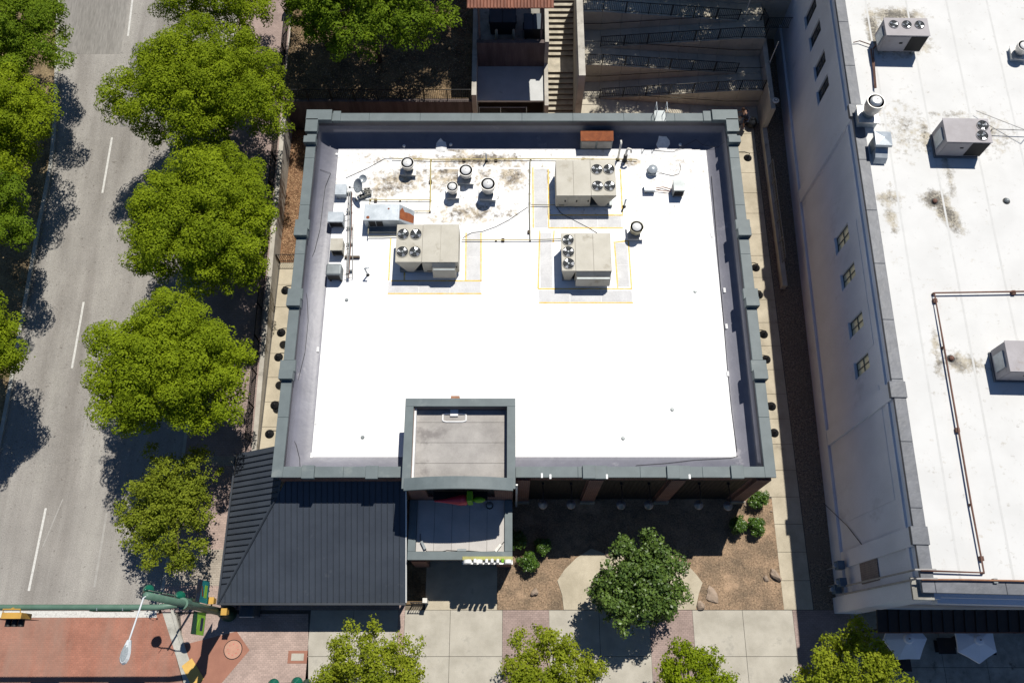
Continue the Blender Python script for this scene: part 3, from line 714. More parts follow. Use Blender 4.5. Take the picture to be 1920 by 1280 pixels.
# ================================================================== ROOF EQUIPMENT
def fan_part(par, x, y, z, r, m_ring='cabinet', ang=0.0, local=True):
    """condenser fan: ring, dark well, hub, blades, wire guard"""
    w_ = MB().lathe([(r*.96,-.10),(r*.96,.004)], (x,y,z), 20).build('fan_well', 'dark_void', par, local=local)
    MB().lathe([(r*1.0,-.02),(r*1.06,-.02),(r*1.06,.035),(r*.97,.035),(r*.97,-.02)], (x,y,z), 20, cap=False).build('fan_ring', m_ring, w_, local=local)
    MB().lathe([(r*.20,0),(r*.20,.05),(r*.12,.07)], (x,y,z), 12).build('fan_hub', 'galv_dark', w_, local=local)
    for k in range(3):
        a = ang + k*2*math.pi/3; pts = []
        for rr, wd, zz in ((r*.2,.34,.012),(r*.55,.50,.014),(r*.88,.46,.016)):
            for s_ in (-1,1):
                b = a + s_*wd*.75*(.6 if rr < r*.3 else 1)
                pts.append((x+rr*math.cos(b), y+rr*math.sin(b), z+zz+s_*.012))
        MB().add(pts, [(0,2,3,1),(2,4,5,3)]).build('fan_blade', 'blade', w_, local=local)
    mb = MB()
    for k in range(3): 
        rr = r*(.4+.28*k); mb.tube([(x+rr*math.cos(2*math.pi*j/16),y+rr*math.sin(2*math.pi*j/16),z+.05) for j in range(17)], .006, 4)
    for k in range(4):
        a = k*math.pi/4; mb.tube([(x-r*math.cos(a),y-r*math.sin(a),z+.055),(x+r*math.cos(a),y+r*math.sin(a),z+.055)], .006, 4)
    mb.build('fan_guard', 'galv_dark', w_, local=local)

def rtu(label, tl, tr, bl, br, zb, h, fans, cond_left, cond_frac, hood, m='cabinet', rz=0.0, curb=.25):
    zt = zb + h
    a, b, c, d = at(*tl, zt), at(*tr, zt), at(*bl, zt), at(*br, zt)
    cx, cy = (a.x+b.x+c.x+d.x)/4, (a.y+b.y+c.y+d.y)/4
    W = (b-a).length*.5+(d-c).length*.5; D = (a-c).length*.5+(b-d).length*.5
    t = thing('rooftop_unit', label, 'air conditioner', (cx,cy,zb), rz, 'rooftop air conditioning units')
    lb = lambda mb, nm, m_, p=t, **k: mb.build(nm, m_, p, local=True, **k)
    x0,x1,y0,y1 = -W/2, W/2, -D/2, D/2
    lb(MB().box2((x0+.1,y0+.1,0),(x1-.1,y1-.1,curb)), 'curb', 'galv_dark')
    cwid_ = W*cond_frac
    if cond_left: mx0, mx1, vx0, vx1 = x0+cwid_, x1, x0, x0+cwid_
    else: mx0, mx1, vx0, vx1 = x0, x1-cwid_, x1-cwid_, x1
    lb(MB().box2((mx0,y0,curb),(mx1,y1,h-.03)), 'cabinet', m, bevel=.02)
    np_ = 2
    for i in range(np_):
        p = mx0+(mx1-mx0)*i/np_; q = mx0+(mx1-mx0)*(i+1)/np_
        lb(MB().box2((p+.006,y0-.03,h-.029),(q-.006,y1+.03,h)), 'top_panel', m, bevel=.01)
    # condenser section: top deck over a V shaped coil box
    vm = (vx0+vx1)/2 - .0
    cs = lb(MB().hull([(vm-.16,y0+.02,curb),(vm+.16,y0+.02,curb),(vm+.16,y1-.02,curb),(vm-.16,y1-.02,curb)],
                      [(vx0+.006,y0+.02,h-.16),(vx1-.006,y0+.02,h-.16),(vx1-.006,y1-.02,h-.16),(vx0+.006,y1-.02,h-.16)]), 'condenser_coil', m)
    lb(MB().box2((vx0+.004,y0-.02,h-.16),(vx1-.004,y1+.02,h-.002)), 'condenser_deck', m, bevel=.012)
    lb(MB().box2((mx0-.03 if cond_left else mx1-.03,y0+.08,curb),(mx0+.03 if cond_left else mx1+.03,y1-.08,h-.2)), 'coil_back', 'dark_void')
    for (u, v, r, an) in fans: fan_part(t, vx0+(vx1-vx0)*u, y0+D*v, h, r, m, an)
    # access doors and handles on the front
    n = 3
    for i in range(n):
        p = mx0+(mx1-mx0)*i/n; q = mx0+(mx1-mx0)*(i+1)/n
        dr = lb(MB().box2((p+.03,y0-.018,curb+.06),(q-.03,y0+.01,h-.1)), 'door', m)
        lb(MB().box2((q-.16,y0-.05,h*.55),(q-.10,y0-.019,h*.55+.16)), 'handle', 'dark_void', dr)
    if hood:
        u0, u1 = hood; p = mx0+(mx1-mx0)*u0; q = mx0+(mx1-mx0)*u1
        lb(MB().hull([(p,y0-.02,curb+.12),(q,y0-.02,curb+.12),(q,y0-.02,h-.12),(p,y0-.02,h-.12)][::-1],
                     [(p,y0-.42,curb+.12),(q,y0-.42,curb+.12),(q,y0-.30,h-.5),(p,y0-.30,h-.5)][::-1]), 'intake_hood', m)
        lb(MB().box2((p+.05,y0-.32,h-.42),(q-.05,y0-.03,h-.40)), 'hood_top', 'galv_dark')
    lb(MB().box2((mx0+.2,y0-.028,curb+.15),(mx0+.5,y0-.019,curb+.22)), 'data_plate', 'dark_void')
    return t
U4 = lambda an: [(.26,.26,.33,an),(.74,.26,.33,an+.5),(.26,.74,.33,an+.2),(.74,.74,.33,an+.9)]
rtu('beige rooftop unit with four fans on its right end near the rear parapet', (1043,301),(1153,301),(1042,366),(1156,366), DZ+.03, 1.5, U4(.3), False, .42, None)
rtu('beige rooftop unit with four fans on its left end', (744,422),(859,421),(741,491),(861,490), DZ+.03, 1.55, U4(.8), True, .42, (.28,.92))
rtu('beige rooftop unit with three fans in one column', (1053,438),(1145,438),(1052,507),(1147,507), DZ+.03, 1.5, [(.5,.18,.33,0),(.5,.50,.33,.4),(.5,.82,.33,.9)], True, .28, (.02,.98))
# walkway pads with yellow stripes
def pads(label, boxes, stripes):
    t = thing('walkway_pad', label, 'roof pad', (at(*boxes[0][:2], DZ).x, at(*boxes[0][:2], DZ).y, DZ+.03), 0, 'roof walkway pads')
    for (a,b,c,d) in boxes:
        p, q = at(a,b,DZ), at(c,d,DZ)
        L_ = max(abs(p.x-q.x), abs(p.y-q.y)); n = max(1, round(L_/1.5)); hz_ = abs(p.x-q.x) > abs(p.y-q.y)
        for i in range(n):
            if hz_: MB().box2((p.x+(q.x-p.x)*i/n+.012,p.y,DZ+.02),(p.x+(q.x-p.x)*(i+1)/n-.012,q.y,DZ+.04)).build('pad', 'pad_grey', t)
            else: MB().box2((p.x,p.y+(q.y-p.y)*i/n-.012,DZ+.02),(q.x,p.y+(q.y-p.y)*(i+1)/n+.012,DZ+.04)).build('pad', 'pad_grey', t)
    for (a,b,c,d) in stripes:
        p, q = at(a,b,DZ), at(c,d,DZ); v = (q-p).normalized(); nn = Vector((-v.y,v.x,0))*.04
        MB().hull([(k.x,k.y,DZ+.035) for k in (p-nn,q-nn,q+nn,p+nn)],[(k.x,k.y,DZ+.046) for k in (p-nn,q-nn,q+nn,p+nn)]).build('stripe', 'stripe_yellow', t)
pads('grey pads with yellow stripes around the unit with four left fans', [(728,529,902,550),(875,437,902,526)],
     [(727,551,903,551),(733,447,729,526),(874,437,873,526),(902,437,902,527),(733,527,903,527),(759,500,758,527)])
pads('grey pads with yellow stripes around the unit by the rear parapet', [(1001,318,1027,427),(1031,406,1166,427)],
     [(999,315,1000,428),(1028,318,1029,428),(1030,404,1168,404),(1030,428,1168,428),(1163,318,1167,402)])
pads('grey pads with yellow stripes around the unit with three fans', [(1012,437,1036,540),(1010,545,1186,566),(1153,456,1180,538)],
     [(1012,433,1009,541),(1039,433,1037,455),(1009,542,1185,542),(1010,568,1187,568),(1152,456,1158,540),(1178,452,1184,541),(1150,455,1178,452)])
# exhaust fans
def exhaust(label, px, py, rad, ht, body='alu', capm='cap_white', hood=False):
    p = at(px, py, DZ+.03); t = thing('exhaust_fan', label, 'roof vent', (p.x,p.y,DZ+.03), random.uniform(-.1,.1), 'roof exhaust fans')
    lb = lambda mb, nm, m_, pr=t, **k: mb.build(nm, m_, pr, local=True, **k)
    lb(MB().box2((-rad*1.15,-rad*1.15,0),(rad*1.15,rad*1.15,ht*.28)), 'curb', 'galv')
    lb(MB().box2((-rad*1.3,-rad*1.3,ht*.281),(rad*1.3,rad*1.3,ht*.33)), 'flange', 'alu')
    lb(MB().lathe([(rad*.75,ht*.331),(rad*.72,ht*.48),(rad*.8,ht*.52)], (0,0,0), 20), 'neck', 'galv_dark', smooth=40)
    b = lb(MB().lathe([(rad*.82,ht*.50),(rad*1.0,ht*.62),(rad*1.06,ht*.80),(rad*1.08,ht*.97),(rad*1.0,ht*.97),(rad*.97,ht*.78),(rad*.6,ht*.76)], (0,0,0), 24), 'wind_band', body, smooth=40)
    lb(MB().lathe([(rad*.99,ht*.90),(rad*1.01,ht*.90)], (0,0,0), 24), 'shadow_gap', 'dark_void', b)
    lb(MB().lathe([(rad*.70,ht*.86),(rad*.72,ht*.98),(rad*.55,ht*1.04),(rad*.05,ht*1.07)], (0,0,0), 20), 'motor_cap', capm, smooth=40)
    lb(MB().lathe([(.02,ht*1.06),(.02,ht*1.1)], (0,0,0), 6), 'bolt', 'dark_void')
    lb(MB().tube([(rad*1.2,-.1,ht*.1),(rad*1.5,-.1,ht*.1),(rad*1.5,-.1,.02)], .018, 6), 'conduit', 'pipe_grey')
    return t
exhaust('round exhaust fan standing nearest the satellite dish', 767, 321, .36, .95)
exhaust('round exhaust fan in the middle row behind the small bright one', 875, 336, .38, 1.0)
exhaust('small bright capped exhaust fan left of the tallest fan', 850, 366, .31, 1.0)
exhaust('tallest of the four round exhaust fans near the gas pipe', 916, 367, .40, 1.35)
exhaust('tan round exhaust fan right of the three fan unit', 1190, 440, .36, .95, 'olive')
p = at(1222,324,DZ); t = thing('mushroom_vent', 'low round mushroom vent with looping cable near the rear parapet', 'roof vent', (p.x,p.y,DZ+.03))
MB().box2((-.26,-.26,0),(.26,.26,.2)).build('curb', 'galv', t, local=True)
MB().lathe([(.18,.2),(.18,.32),(.30,.34),(.28,.42),(.15,.50),(.03,.53)], (0,0,0), 20).build('hood', 'galv', t, local=True, smooth=40)
MB().tube([(.28,0,.1),(.7,-.1,.02),(1.2,-.25,.02),(1.6,-.1,.02),(1.75,.3,.02),(1.7,.6,.02)], .015, 6).build('cable', 'cable', t, local=True)
# boxes at the right of the roof
def unit_box(name, label, cat, px, py, zb, sx, sy, sz, m, louver=True, grp=None, rz=0.0, legs=True):
    p = at(px, py, zb); t = thing(name, label, cat, (p.x,p.y,zb), rz, grp)
    g = .1 if legs else 0
    MB().box2((-sx/2,-sy/2,g),(sx/2,sy/2,sz)).build('housing', m, t, local=True, bevel=.015)
    MB().box2((-sx/2-.02,-sy/2-.02,sz+.002),(sx/2+.02,sy/2+.02,sz+.03)).build('lid', m, t, local=True, bevel=.01)
    if legs:
        for a in (-1,1): MB().box2((a*sx*.36-.05,-sy/2+.02,0),(a*sx*.36+.05,sy/2-.02,g-.002)).build('sleeper', 'trunk', t, local=True)
    if louver:
        for k in range(6): MB().box2((-sx*.42,-sy/2-.02,g+.08+k*(sz-g-.16)/6),(sx*.42,-sy/2+.005,g+.08+(k+.55)*(sz-g-.16)/6)).build('louver', 'dark_void', t, local=True)
    return t
unit_box('junction_cabinet', 'flat blue grey cabinet beside the conduit near the right roof edge', 'cabinet', 1217, 356, DZ+.03, .62, .50, .35, 'galv', False)
unit_box('condenser_unit', 'square grey condenser wired to the flat cabinet', 'condenser', 1269, 361, DZ+.03, .62, .66, .75, 'galv_dark')
a, b = at(1229,353,DZ+.15), at(1258,355,DZ+.15)
tag(MB().tube([a,(a+b)/2+Vector((0,.12,0)),b], .03, 6).tube([a-Vector((0,.12,0)),b-Vector((0,.16,0))], .025, 6).build('conduit', 'pipe_copper'), 'short copper conduit between flat cabinet and grey condenser', 'conduit')
G_ = 'small units along the left roof edge'
unit_box('condenser_unit', 'light blue grey box at the top of the left edge row', 'condenser', 642, 364, DZ+.03, .62, .66, .5, 'galv', False, G_)
unit_box('condenser_unit', 'pale grey condenser second from the top of the left edge row', 'condenser', 634, 419, DZ+.03, .86, .62, .75, 'galv', True, G_)
unit_box('condenser_unit', 'beige condenser third from the top of the left edge row', 'condenser', 636, 470, DZ+.03, .66, .72, .75, 'cabinet', True, G_)
p = at(631, 519, DZ); t = thing('condenser_unit', 'dark grey rounded condenser at the bottom of the left edge row', 'condenser', (p.x,p.y,DZ+.03), 0, G_)
MB().box2((-.45,-.30,.1),(.42,.42,.85)).build('housing', 'galv_dark', t, local=True, bevel=.10)
MB().box2((-.35,-.33,.25),(.32,-.29,.75)).build('coil', 'dark_void', t, local=True)
for a in (-.3,.28): MB().box2((a-.05,-.3,0),(a+.05,.4,.098)).build('sleeper', 'trunk', t, local=True)
# makeup air unit, rusted end
zt_ = DZ+1.05
A, B, C, D = at(684,383,zt_), at(746,383,zt_), at(684,413,zt_), at(745,413,zt_)
t = thing('makeup_air_unit', 'galvanized air unit with a rusted sloping end panel', 'air handler', ((A.x+B.x)/2,(A.y+C.y)/2,DZ+.03))
x0,x1,y0,y1 = A.x, B.x, C.y, A.y; xe = at(775,405,DZ+.7).x
MB().box2((x0,y0,DZ+.28),(x1,y1,zt_)).build('housing', 'galv', t, bevel=.015)
MB().hull([(x1+.003,y0,DZ+.28),(xe,y0,DZ+.28),(xe,y1,DZ+.28),(x1+.003,y1,DZ+.28)],[(x1+.003,y0,zt_),(x1+.1,y0,zt_-.0),(x1+.1,y1,zt_),(x1+.003,y1,zt_)]).build('sloped_end', 'galv', t)
sl = Vector((xe-x1-.1,0,DZ+.28-zt_)); nrm = Vector((zt_-DZ-.28,0,xe-x1-.1)).normalized()*.006
def sp_(u,v): q = Vector((x1+.1,y0+(y1-y0)*v,zt_))+sl*u+nrm; return (q.x,q.y,q.z)
rng = random.Random(5)
MB().add([sp_(u,v) for u,v in ((.03,.62),(.2,.88),(.35,.66),(.7,.72),(.98,.66),(.96,.2),(.6,.16),(.3,.12),(.04,.12))], [tuple(range(8,-1,-1))]).build('rust_patch', 'rust', t)
for (u,v,r_) in ((.12,.18,.10),(.73,.72,.06)):
    MB().lathe([(r_,0),(r_,.004)], (x0+(x1-x0)*u,y0+(y1-y0)*v,zt_+.001), 9).build('rust_patch', 'rust', t)
for k in range(2): MB().box2((x0+.25+k*.42,y0-.025,DZ+.4),(x0+.62+k*.42,y0+.005,zt_-.15)).build('grille', 'dark_void', t)
MB().box2((x0+.1,y0-.3,DZ+.03),(x1+.3,y1-.1,DZ+.275)).build('base_rail', 'galv_dark', t)
MB().tube([(x0+.2,y0-.02,DZ+.5),(x0+.2,y0-.55,DZ+.5),(x0+.2,y0-.55,DZ+.16),(x0+1.0,y0-.55,DZ+.16),(x1+.1,y0-.5,DZ+.16),(x1+.1,y0-.0,DZ+.16)], .03, 6).build('gas_line', 'olive', t)
# rusty hood on the parapet
A, B = at(1088,276,DZ+.25), at(1147,276,DZ+.25)
t = thing('wall_hood', 'grey louvred hood with a rusted top against the rear parapet', 'vent hood', ((A.x+B.x)/2, A.y, DZ+.03))
yb_ = A.y
MB().box2((A.x,yb_,DZ+.03),(B.x,yb_+.55,DZ+.95)).build('housing', 'galv_dark', t, bevel=.01)
MB().hull([(A.x-.03,yb_-.06,DZ+.952),(B.x+.03,yb_-.06,DZ+.952),(B.x+.03,yb_+.58,DZ+.952),(A.x-.03,yb_+.58,DZ+.952)],
          [(A.x-.03,yb_-.06,DZ+.97),(B.x+.03,yb_-.06,DZ+.97),(B.x+.03,yb_+.58,DZ+1.1),(A.x-.03,yb_+.58,DZ+1.1)]).build('top', 'rust', t)
for k in range(2): MB().box2((A.x+.06+k*(B.x-A.x)*.5,yb_-.03,DZ+.15),(A.x+(B.x-A.x)*(.46+k*.5),yb_-.003,DZ+.85)).build('panel', 'pipe_grey', t)
# plumbing vents
def vent(name, label, pts, r, m, cat='vent pipe', base=True, grp=None):
    t = thing(name, label, cat, pts[0], 0, grp)
    MB().tube(pts, r, 10).build('pipe', m, t, smooth=True)
    if base:
        p = pts[0]; MB().lathe([(r*2.4,0),(r*2.0,.06),(r*1.2,.16)], (p[0],p[1],p[2]-.01), 12).build('boot', 'cable', t)
    return t
b0 = at(1158,300,DZ); vent('vent_pipe', 'tall white curved vent pipe by the rear parapet', [(b0.x,b0.y,DZ+.03),(b0.x,b0.y,DZ+1.5),(b0.x+.03,b0.y+.10,DZ+1.62),(b0.x+.02,b0.y+.25,DZ+1.62)], .06, 'pvc')
b0 = at(1171,302,DZ); vent('vent_pipe', 'white hooked vent pipe with black collar by the rear parapet', [(b0.x,b0.y,DZ+.03),(b0.x,b0.y,DZ+1.05),(b0.x+.08,b0.y+.05,DZ+1.22),(b0.x+.22,b0.y,DZ+1.2),(b0.x+.28,b0.y-.03,DZ+.95)], .07, 'pvc')
MB().lathe([(.12,.25),(.12,.6)], (b0.x,b0.y,DZ), 12).build('collar', 'cable', bpy.data.objects[[o.name for o in bpy.data.objects if o.name.startswith('vent_pipe') and o.type=='EMPTY'][-1]])
b0 = at(1170,388,DZ); vent('vent_pipe', 'thin grey leaning pipe right of the rear rooftop unit', [(b0.x,b0.y,DZ+.03),(b0.x+.0,b0.y,DZ+.75),(b0.x+.08,b0.y+.05,DZ+.8)], .05, 'galv')
b0 = at(690,516,DZ); vent('vent_pipe', 'thin bent pipe standing alone right of the left edge row', [(b0.x,b0.y,DZ+.03),(b0.x-.05,b0.y,DZ+.85),(b0.x+.18,b0.y+.02,DZ+.9)], .045, 'galv')
b0 = at(912,303,DZ); vent('vent_pipe', 'short galvanized pipe by the yellow gas line', [(b0.x,b0.y,DZ+.03),(b0.x,b0.y,DZ+.8)], .045, 'galv')
for i, (px,py,lb_) in enumerate(((650,563,'small roof drain near the left edge below the condensers'),(680,820,'small roof drain in the lower left of the white deck'),(1168,822,'small roof drain in the lower right of the white deck'),
                            (1303,547,'small roof drain near the right roof edge'),(1260,768,'small roof drain near the lower right corner of the deck'))):
    p = at(px,py,DZ); t = thing('roof_drain', lb_, 'drain', (p.x,p.y,DZ+.03), 0, 'roof drains')
    MB().lathe([(.09,0),(.085,.03),(.06,.07)], (0,0,0), 10).build('dome', 'galv_dark', t, local=True); MB().lathe([(.11,0),(.11,.012)], (0,0,0), 10).build('flange', 'galv_dark', t, local=True)
# gas lines (yellow) on sleepers
def pipe_run(name, label, pxs, z, r, m, cat='pipe', sleepers=(), sm='trunk', zbase=DZ, grp=None):
    pts = [at(px,py,z) for px,py in pxs]
    t = thing(name, label, cat, (pts[0].x,pts[0].y,zbase+.03), 0, grp)
    MB().tube(pts, r, 8).build('pipe', m, t, smooth=True)
    for (px,py) in sleepers:
        q = at(px,py,z); MB().box2((q.x-.085,q.y-.10,zbase+.03),(q.x+.085,q.y+.10,z-r*.6)).build('sleeper', sm, t)
    for i in range(1, len(pts)-1):
        MB().box((pts[i].x,pts[i].y,(z+zbase+.03)/2-r*.5),(.09,.09,z-zbase-.03-r)).build('support', sm, t)
    return t
ZG = DZ+.16
pipe_run('gas_pipe', 'long yellow gas pipe along the rear parapet', [(735,297),(808,299),(995,298),(1195,299)], ZG, .03, 'gas_yellow', sleepers=((870,299),(930,299)))
pipe_run('gas_pipe', 'yellow gas pipe branching down beside the rusted air unit', [(808,300),(807,375),(806,396),(776,396)], ZG, .03, 'gas_yellow', sleepers=((807,340),))
pipe_run('gas_pipe', 'yellow gas pipe running left above the galvanized air unit', [(806,375),(750,375),(694,374),(693,386)], ZG, .028, 'gas_yellow', sleepers=((704,375),))
pipe_run('gas_pipe', 'dark yellow gas pipe down the middle of the equipment area', [(994,300),(993,380),(994,450),(1054,448)], ZG, .032, 'olive', sleepers=((992,434),))
pipe_run('gas_pipe', 'gas pipe between the two front rooftop units', [(866,450),(930,450),(993,450)], ZG, .028, 'gas_yellow', sleepers=((943,449),))
pipe_run('gas_pipe', 'short gas pipe from the middle line to the rear unit', [(996,384),(1040,384)], ZG, .025, 'olive')
# refrigerant line rack
pr = thing('pipe_rack', 'bundle of grey pipes running beside the left edge condensers', 'pipes', at(655,430,DZ+.03))
for k, (ox, m_) in enumerate(((0,'pipe_grey'),(.09,'pipe_brown'),(-.09,'pipe_grey'),(.03,'galv_dark'))):
    MB().tube([at(657,360,DZ+.3)+Vector((ox,0,.03*k)),at(656,440,DZ+.3)+Vector((ox,0,.03*k)),at(654,480,DZ+.3)+Vector((ox*.8,0,0.02*k)),at(652,521,DZ+.3)+Vector((ox*.6,0,.0))], .026, 6).build('pipe', m_, pr)
MB().tube([at(662,420,DZ+.2),at(661,520,DZ+.2),at(655,521,DZ+.2)], .022, 6).build('pipe', 'pipe_grey', pr)
for py in (365,400,430,460,510):
    q = at(656,py,DZ); MB().box2((q.x-.16,q.y-.035,DZ+.03),(q.x+.16,q.y+.035,DZ+.26)).build('stand', 'galv_dark', pr)
q = at(657,484,DZ); MB().box2((q.x-.3,q.y-.06,DZ+.03),(q.x+.55,q.y+.06,DZ+.2)).build('timber', 'trunk', pr)
for (px,py) in ((646,405),(648,468),(646,515)): MB().tube([at(px,py,DZ+.4),at(656,py-3,DZ+.34)], .02, 6).build('pipe', 'cable', pr)
# satellite dish on ballast frame
q = at(682,368,DZ); sd = thing('satellite_dish', 'grey satellite dish on a ballasted frame with concrete blocks', 'satellite dish', (q.x,q.y,DZ+.03))
L_ = lambda mb, nm, m_, p=sd, **k: mb.build(nm, m_, p, local=True, **k)
L_(MB().tube([(-.45,-.3,.04),(.45,-.3,.04),(.45,.35,.04),(-.45,.35,.04),(-.45,-.3,.04)], .025, 5), 'frame', 'galv_dark')
L_(MB().tube([(0,0,.03),(0,.02,1.0)], .035, 8), 'mast', 'galv_dark')
L_(MB().tube([(-.4,-.28,.05),(0,0,.55),(.4,-.28,.05)], .018, 5), 'brace', 'galv_dark')
for (x_,y_,a_) in ((.28,.05,.3),(.22,.30,.2),(-.05,-.12,.4)):
    bl = L_(MB().box((x_,y_,.17),(.38,.19,.19), a_), 'block', 'concrete_old'); 
    for s_ in (-.09,.09): L_(MB().box((x_+s_*math.cos(a_),y_+s_*math.sin(a_),.268),(.12,.10,.012), a_), 'cell', 'dark_void', bl)
def dish(c, r, nrm, nm):
    qt = Vector(nrm).normalized().to_track_quat('Z','Y').to_matrix().to_4x4()
    mb = MB(Matrix.Translation(c) @ qt); mb.lathe([(.01,-.10),(r*.5,-.07),(r*.85,0-.02),(r,.02),(r*.98,.03),(r*.84,-.0),(r*.5,-.05),(.01,-.08)], (0,0,0), 22, cap=False)
    return L_(mb, nm, 'galv', smooth=True)
dish((-.15,.05,1.05), .42, (-.75,-.35,.75), 'reflector'); dish((.12,.45,1.15), .24, (-.1,-.45,.9), 'small_reflector')
L_(MB().tube([(-.15,.05,.98),(.0,.02,1.0),(.12,.45,1.08)], .02, 6), 'arm', 'galv_dark'); L_(MB().tube([(-.2,0,.85),(-.55,-.25,1.35)], .015, 5), 'feed_arm', 'galv_dark'); L_(MB().box((-.56,-.26,1.37),(.1,.1,.08)), 'feed_horn', 'cable')
# roof cables
def cable(label, pxs, z, r=.014, m='cable'):
    return tag(MB().tube([at(px,py,zz if zz is not None else z) for px,py,zz in pxs], r, 5).build('roof_cable', m), label, 'cable', 'loose roof cables')
def cv(px, py, off=.02):                   # height of the lining under a pixel
    z = 5.2
    for _ in range(20):
        q = at(px,py,z); d = max(0.0, min(q.x-ix0, ix1-q.x, q.y-iy0, iy1-q.y)); z = zc_((0, iy1-NF*d))+off
    return z
def ccable(label, pts, r=.013):
    return cable(label, [(a,b,max(DZ+.05, cv(a,b,.05))) for a,b in pts], 0, r)
ccable('black cable wandering down the left parapet lining', [(600,318),(620,325),(610,350),(606,380),(600,430),(590,470),(578,500),(570,530),(576,560),(578,600),(572,660),(562,700),(553,740),(548,780),(546,815),(556,835),(562,860),(563,880)])
ccable('black cable from the gas line to the three fan unit', [(1040,384),(1052,400),(1080,415),(1105,428),(1120,437)], .016)
ccable('black cable curving left of the middle gas line', [(868,446),(885,436),(905,434),(930,425),(955,412),(975,398),(990,388)], .016)
ccable('straight grey cable from the dish to the first exhaust fan', [(648,334),(690,315),(722,297),(755,297)])
ccable('thin cable along the lower right roof edge', [(1190,881),(1193,872),(1250,868),(1300,862),(1370,858),(1384,854)])
ccable('cable hanging in a loop inside the rear right corner', [(1225,282),(1262,285),(1305,262),(1318,272),(1345,277),(1368,258)])
ccable('thin cable along the right edge of the white deck', [(1334,330),(1340,400),(1348,500),(1357,600),(1364,690),(1372,770),(1382,846)], .012)

# gooseneck lamps on the walls
def gooseneck(label, px, py, d, grp, z=4.0, reach=.8):
    p = at(px,py,z); t = thing('barn_lamp', label, 'wall lamp', (p.x,p.y,z-.15), 0, grp)
    o = Vector((0,0,0)); w_ = Vector((d[0]*reach,d[1]*reach,0))
    MB().lathe([(.25,-.02),(.24,.02),(.17,.10),(.09,.17),(.06,.24),(.02,.26)], (0,0,.02), 18).build('shade', 'lamp_grey' if grp.startswith('front') else 'black_metal', t, local=True, smooth=45)
    MB().tube([(0,0,.26),(0,0,.5),tuple(w_*.25+Vector((0,0,.66))),tuple(w_*.6+Vector((0,0,.66))),tuple(w_*.85+Vector((0,0,.5))),tuple(w_+Vector((0,0,.5)))], .022, 6).build('arm', 'black_metal', t, local=True)
    n_ = Vector(d).cross(Vector((0,0,1)))*.08
    MB().lathe([(.07,.42),(.07,.58)], tuple(w_*.97), 8).build('wall_plate', 'black_metal', t, local=True)
    return t
mat('lamp_grey', (.25,.25,.26), (.19,.19,.2), 4, .35, metal=.4, fine=.05)
ORD = ['first','second','third','fourth','fifth','sixth','seventh']
for i, (px,py) in enumerate(((1018,944),(1071,944),(1165,945),(1217,945),(1311,945),(1366,947))):
    yy = at(px,py,4.0).y; gooseneck(ORD[i]+' gooseneck lamp from the tower along the brick front', px, py, (0,1,0), 'front lamps', reach=y0*0+(by0+wi)-yy)
for i, (px,py) in enumerate(((1403,294),(1418,500),(1424,551),(1433,625),(1438,672),(1448,760),(1453,810))):
    xx = at(px,py,4.0).x; gooseneck(ORD[i]+' gooseneck lamp from the rear along the right wall', px, py, (-1,0,0), 'right wall lamps', reach=max(.3,xx-(bx1-wi)))
for i, (px,py) in enumerate(((534,543),(526,622),(521,668),(514,758),(504,812))):
    xx = at(px,py,4.0).x; gooseneck(ORD[i]+' gooseneck lamp from the rear along the left wall', px, py, (1,0,0), 'left wall lamps', reach=max(.3,(bx0+wi)-xx))
# string light frame over the rear parapet
q = at(1237,220,BZ); t = thing('roof_bracket', 'grey metal bracket clamped over the rear parapet', 'bracket', (q.x,by1-.3,BZ))
MB().box2((q.x-.32,by1-.62,BZ+.003),(q.x+.32,by1+.12,BZ+.09)).build('plate', 'galv_dark', t)
for s_ in (-.3,.3): MB().tube([(q.x+s_,by1-.5,BZ+.09),(q.x+s_,by1-.5,BZ+.9),(q.x+s_,by1+.1,BZ+.9),(q.x+s_,by1+.1,BZ+.09)], .022, 5).build('rail', 'galv', t)

# ================================================================== NEIGHBOUR BUILDING
K = .024
RB = thing('neighbour_building', 'tall pale stucco building with white flat roof and metal parapet cap', 'building', (17.72, 3.42, 0), -math.atan(K))
RBM = Matrix.Translation((17.72,3.42,0)) @ Matrix.Rotation(-math.atan(K), 4, 'Z'); RBI = RBM.inverted()
NZ = 10.2; NL = 52.0; NW = 34.0
B_ = lambda nm, mb, m_, p=RB, **k: mb.build(nm, m_, p, local=True, **k)
def loc(px, py, z): return RBI @ at(px,py,z)
def onwall(px, py):                         # pixel -> local (y, z) on the west wall plane x=0
    z = 5.0
    lo_, hi_ = -1.0, 12.0
    for _ in range(40):
        z = (lo_+hi_)/2
        if (RBI @ at(px,py,z)).x > 0: lo_ = z
        else: hi_ = z
    q = RBI @ at(px,py,z); return q.y, z
wins = []
for (c) in (((1565,447),(1589,419),(1593,448),(1570,474)),((1577,518),(1600,490),(1605,515),(1581,543)),((1591,606),(1615,583),(1620,608),(1596,634)),((1602,683),(1626,660),(1632,686),(1607,710)),
            ((1508,30),(1528,-4),(1532,12),(1512,52)),((1517,72),(1536,36),(1540,58),(1521,92)),((1526,127),(1545,94),(1549,115),(1530,150)),((1532,174),(1551,138),(1555,160),(1535,196))):
    pts = [onwall(*p) for p in c]; ys_ = sorted(p[0] for p in pts); zs_ = sorted(p[1] for p in pts)
    wins.append(((ys_[0]+ys_[1])/2, (ys_[2]+ys_[3])/2, (zs_[0]+zs_[1])/2, (zs_[2]+zs_[3])/2))
wins.sort()
print('WINS', [tuple(round(v,2) for v in w_) for w_ in wins])
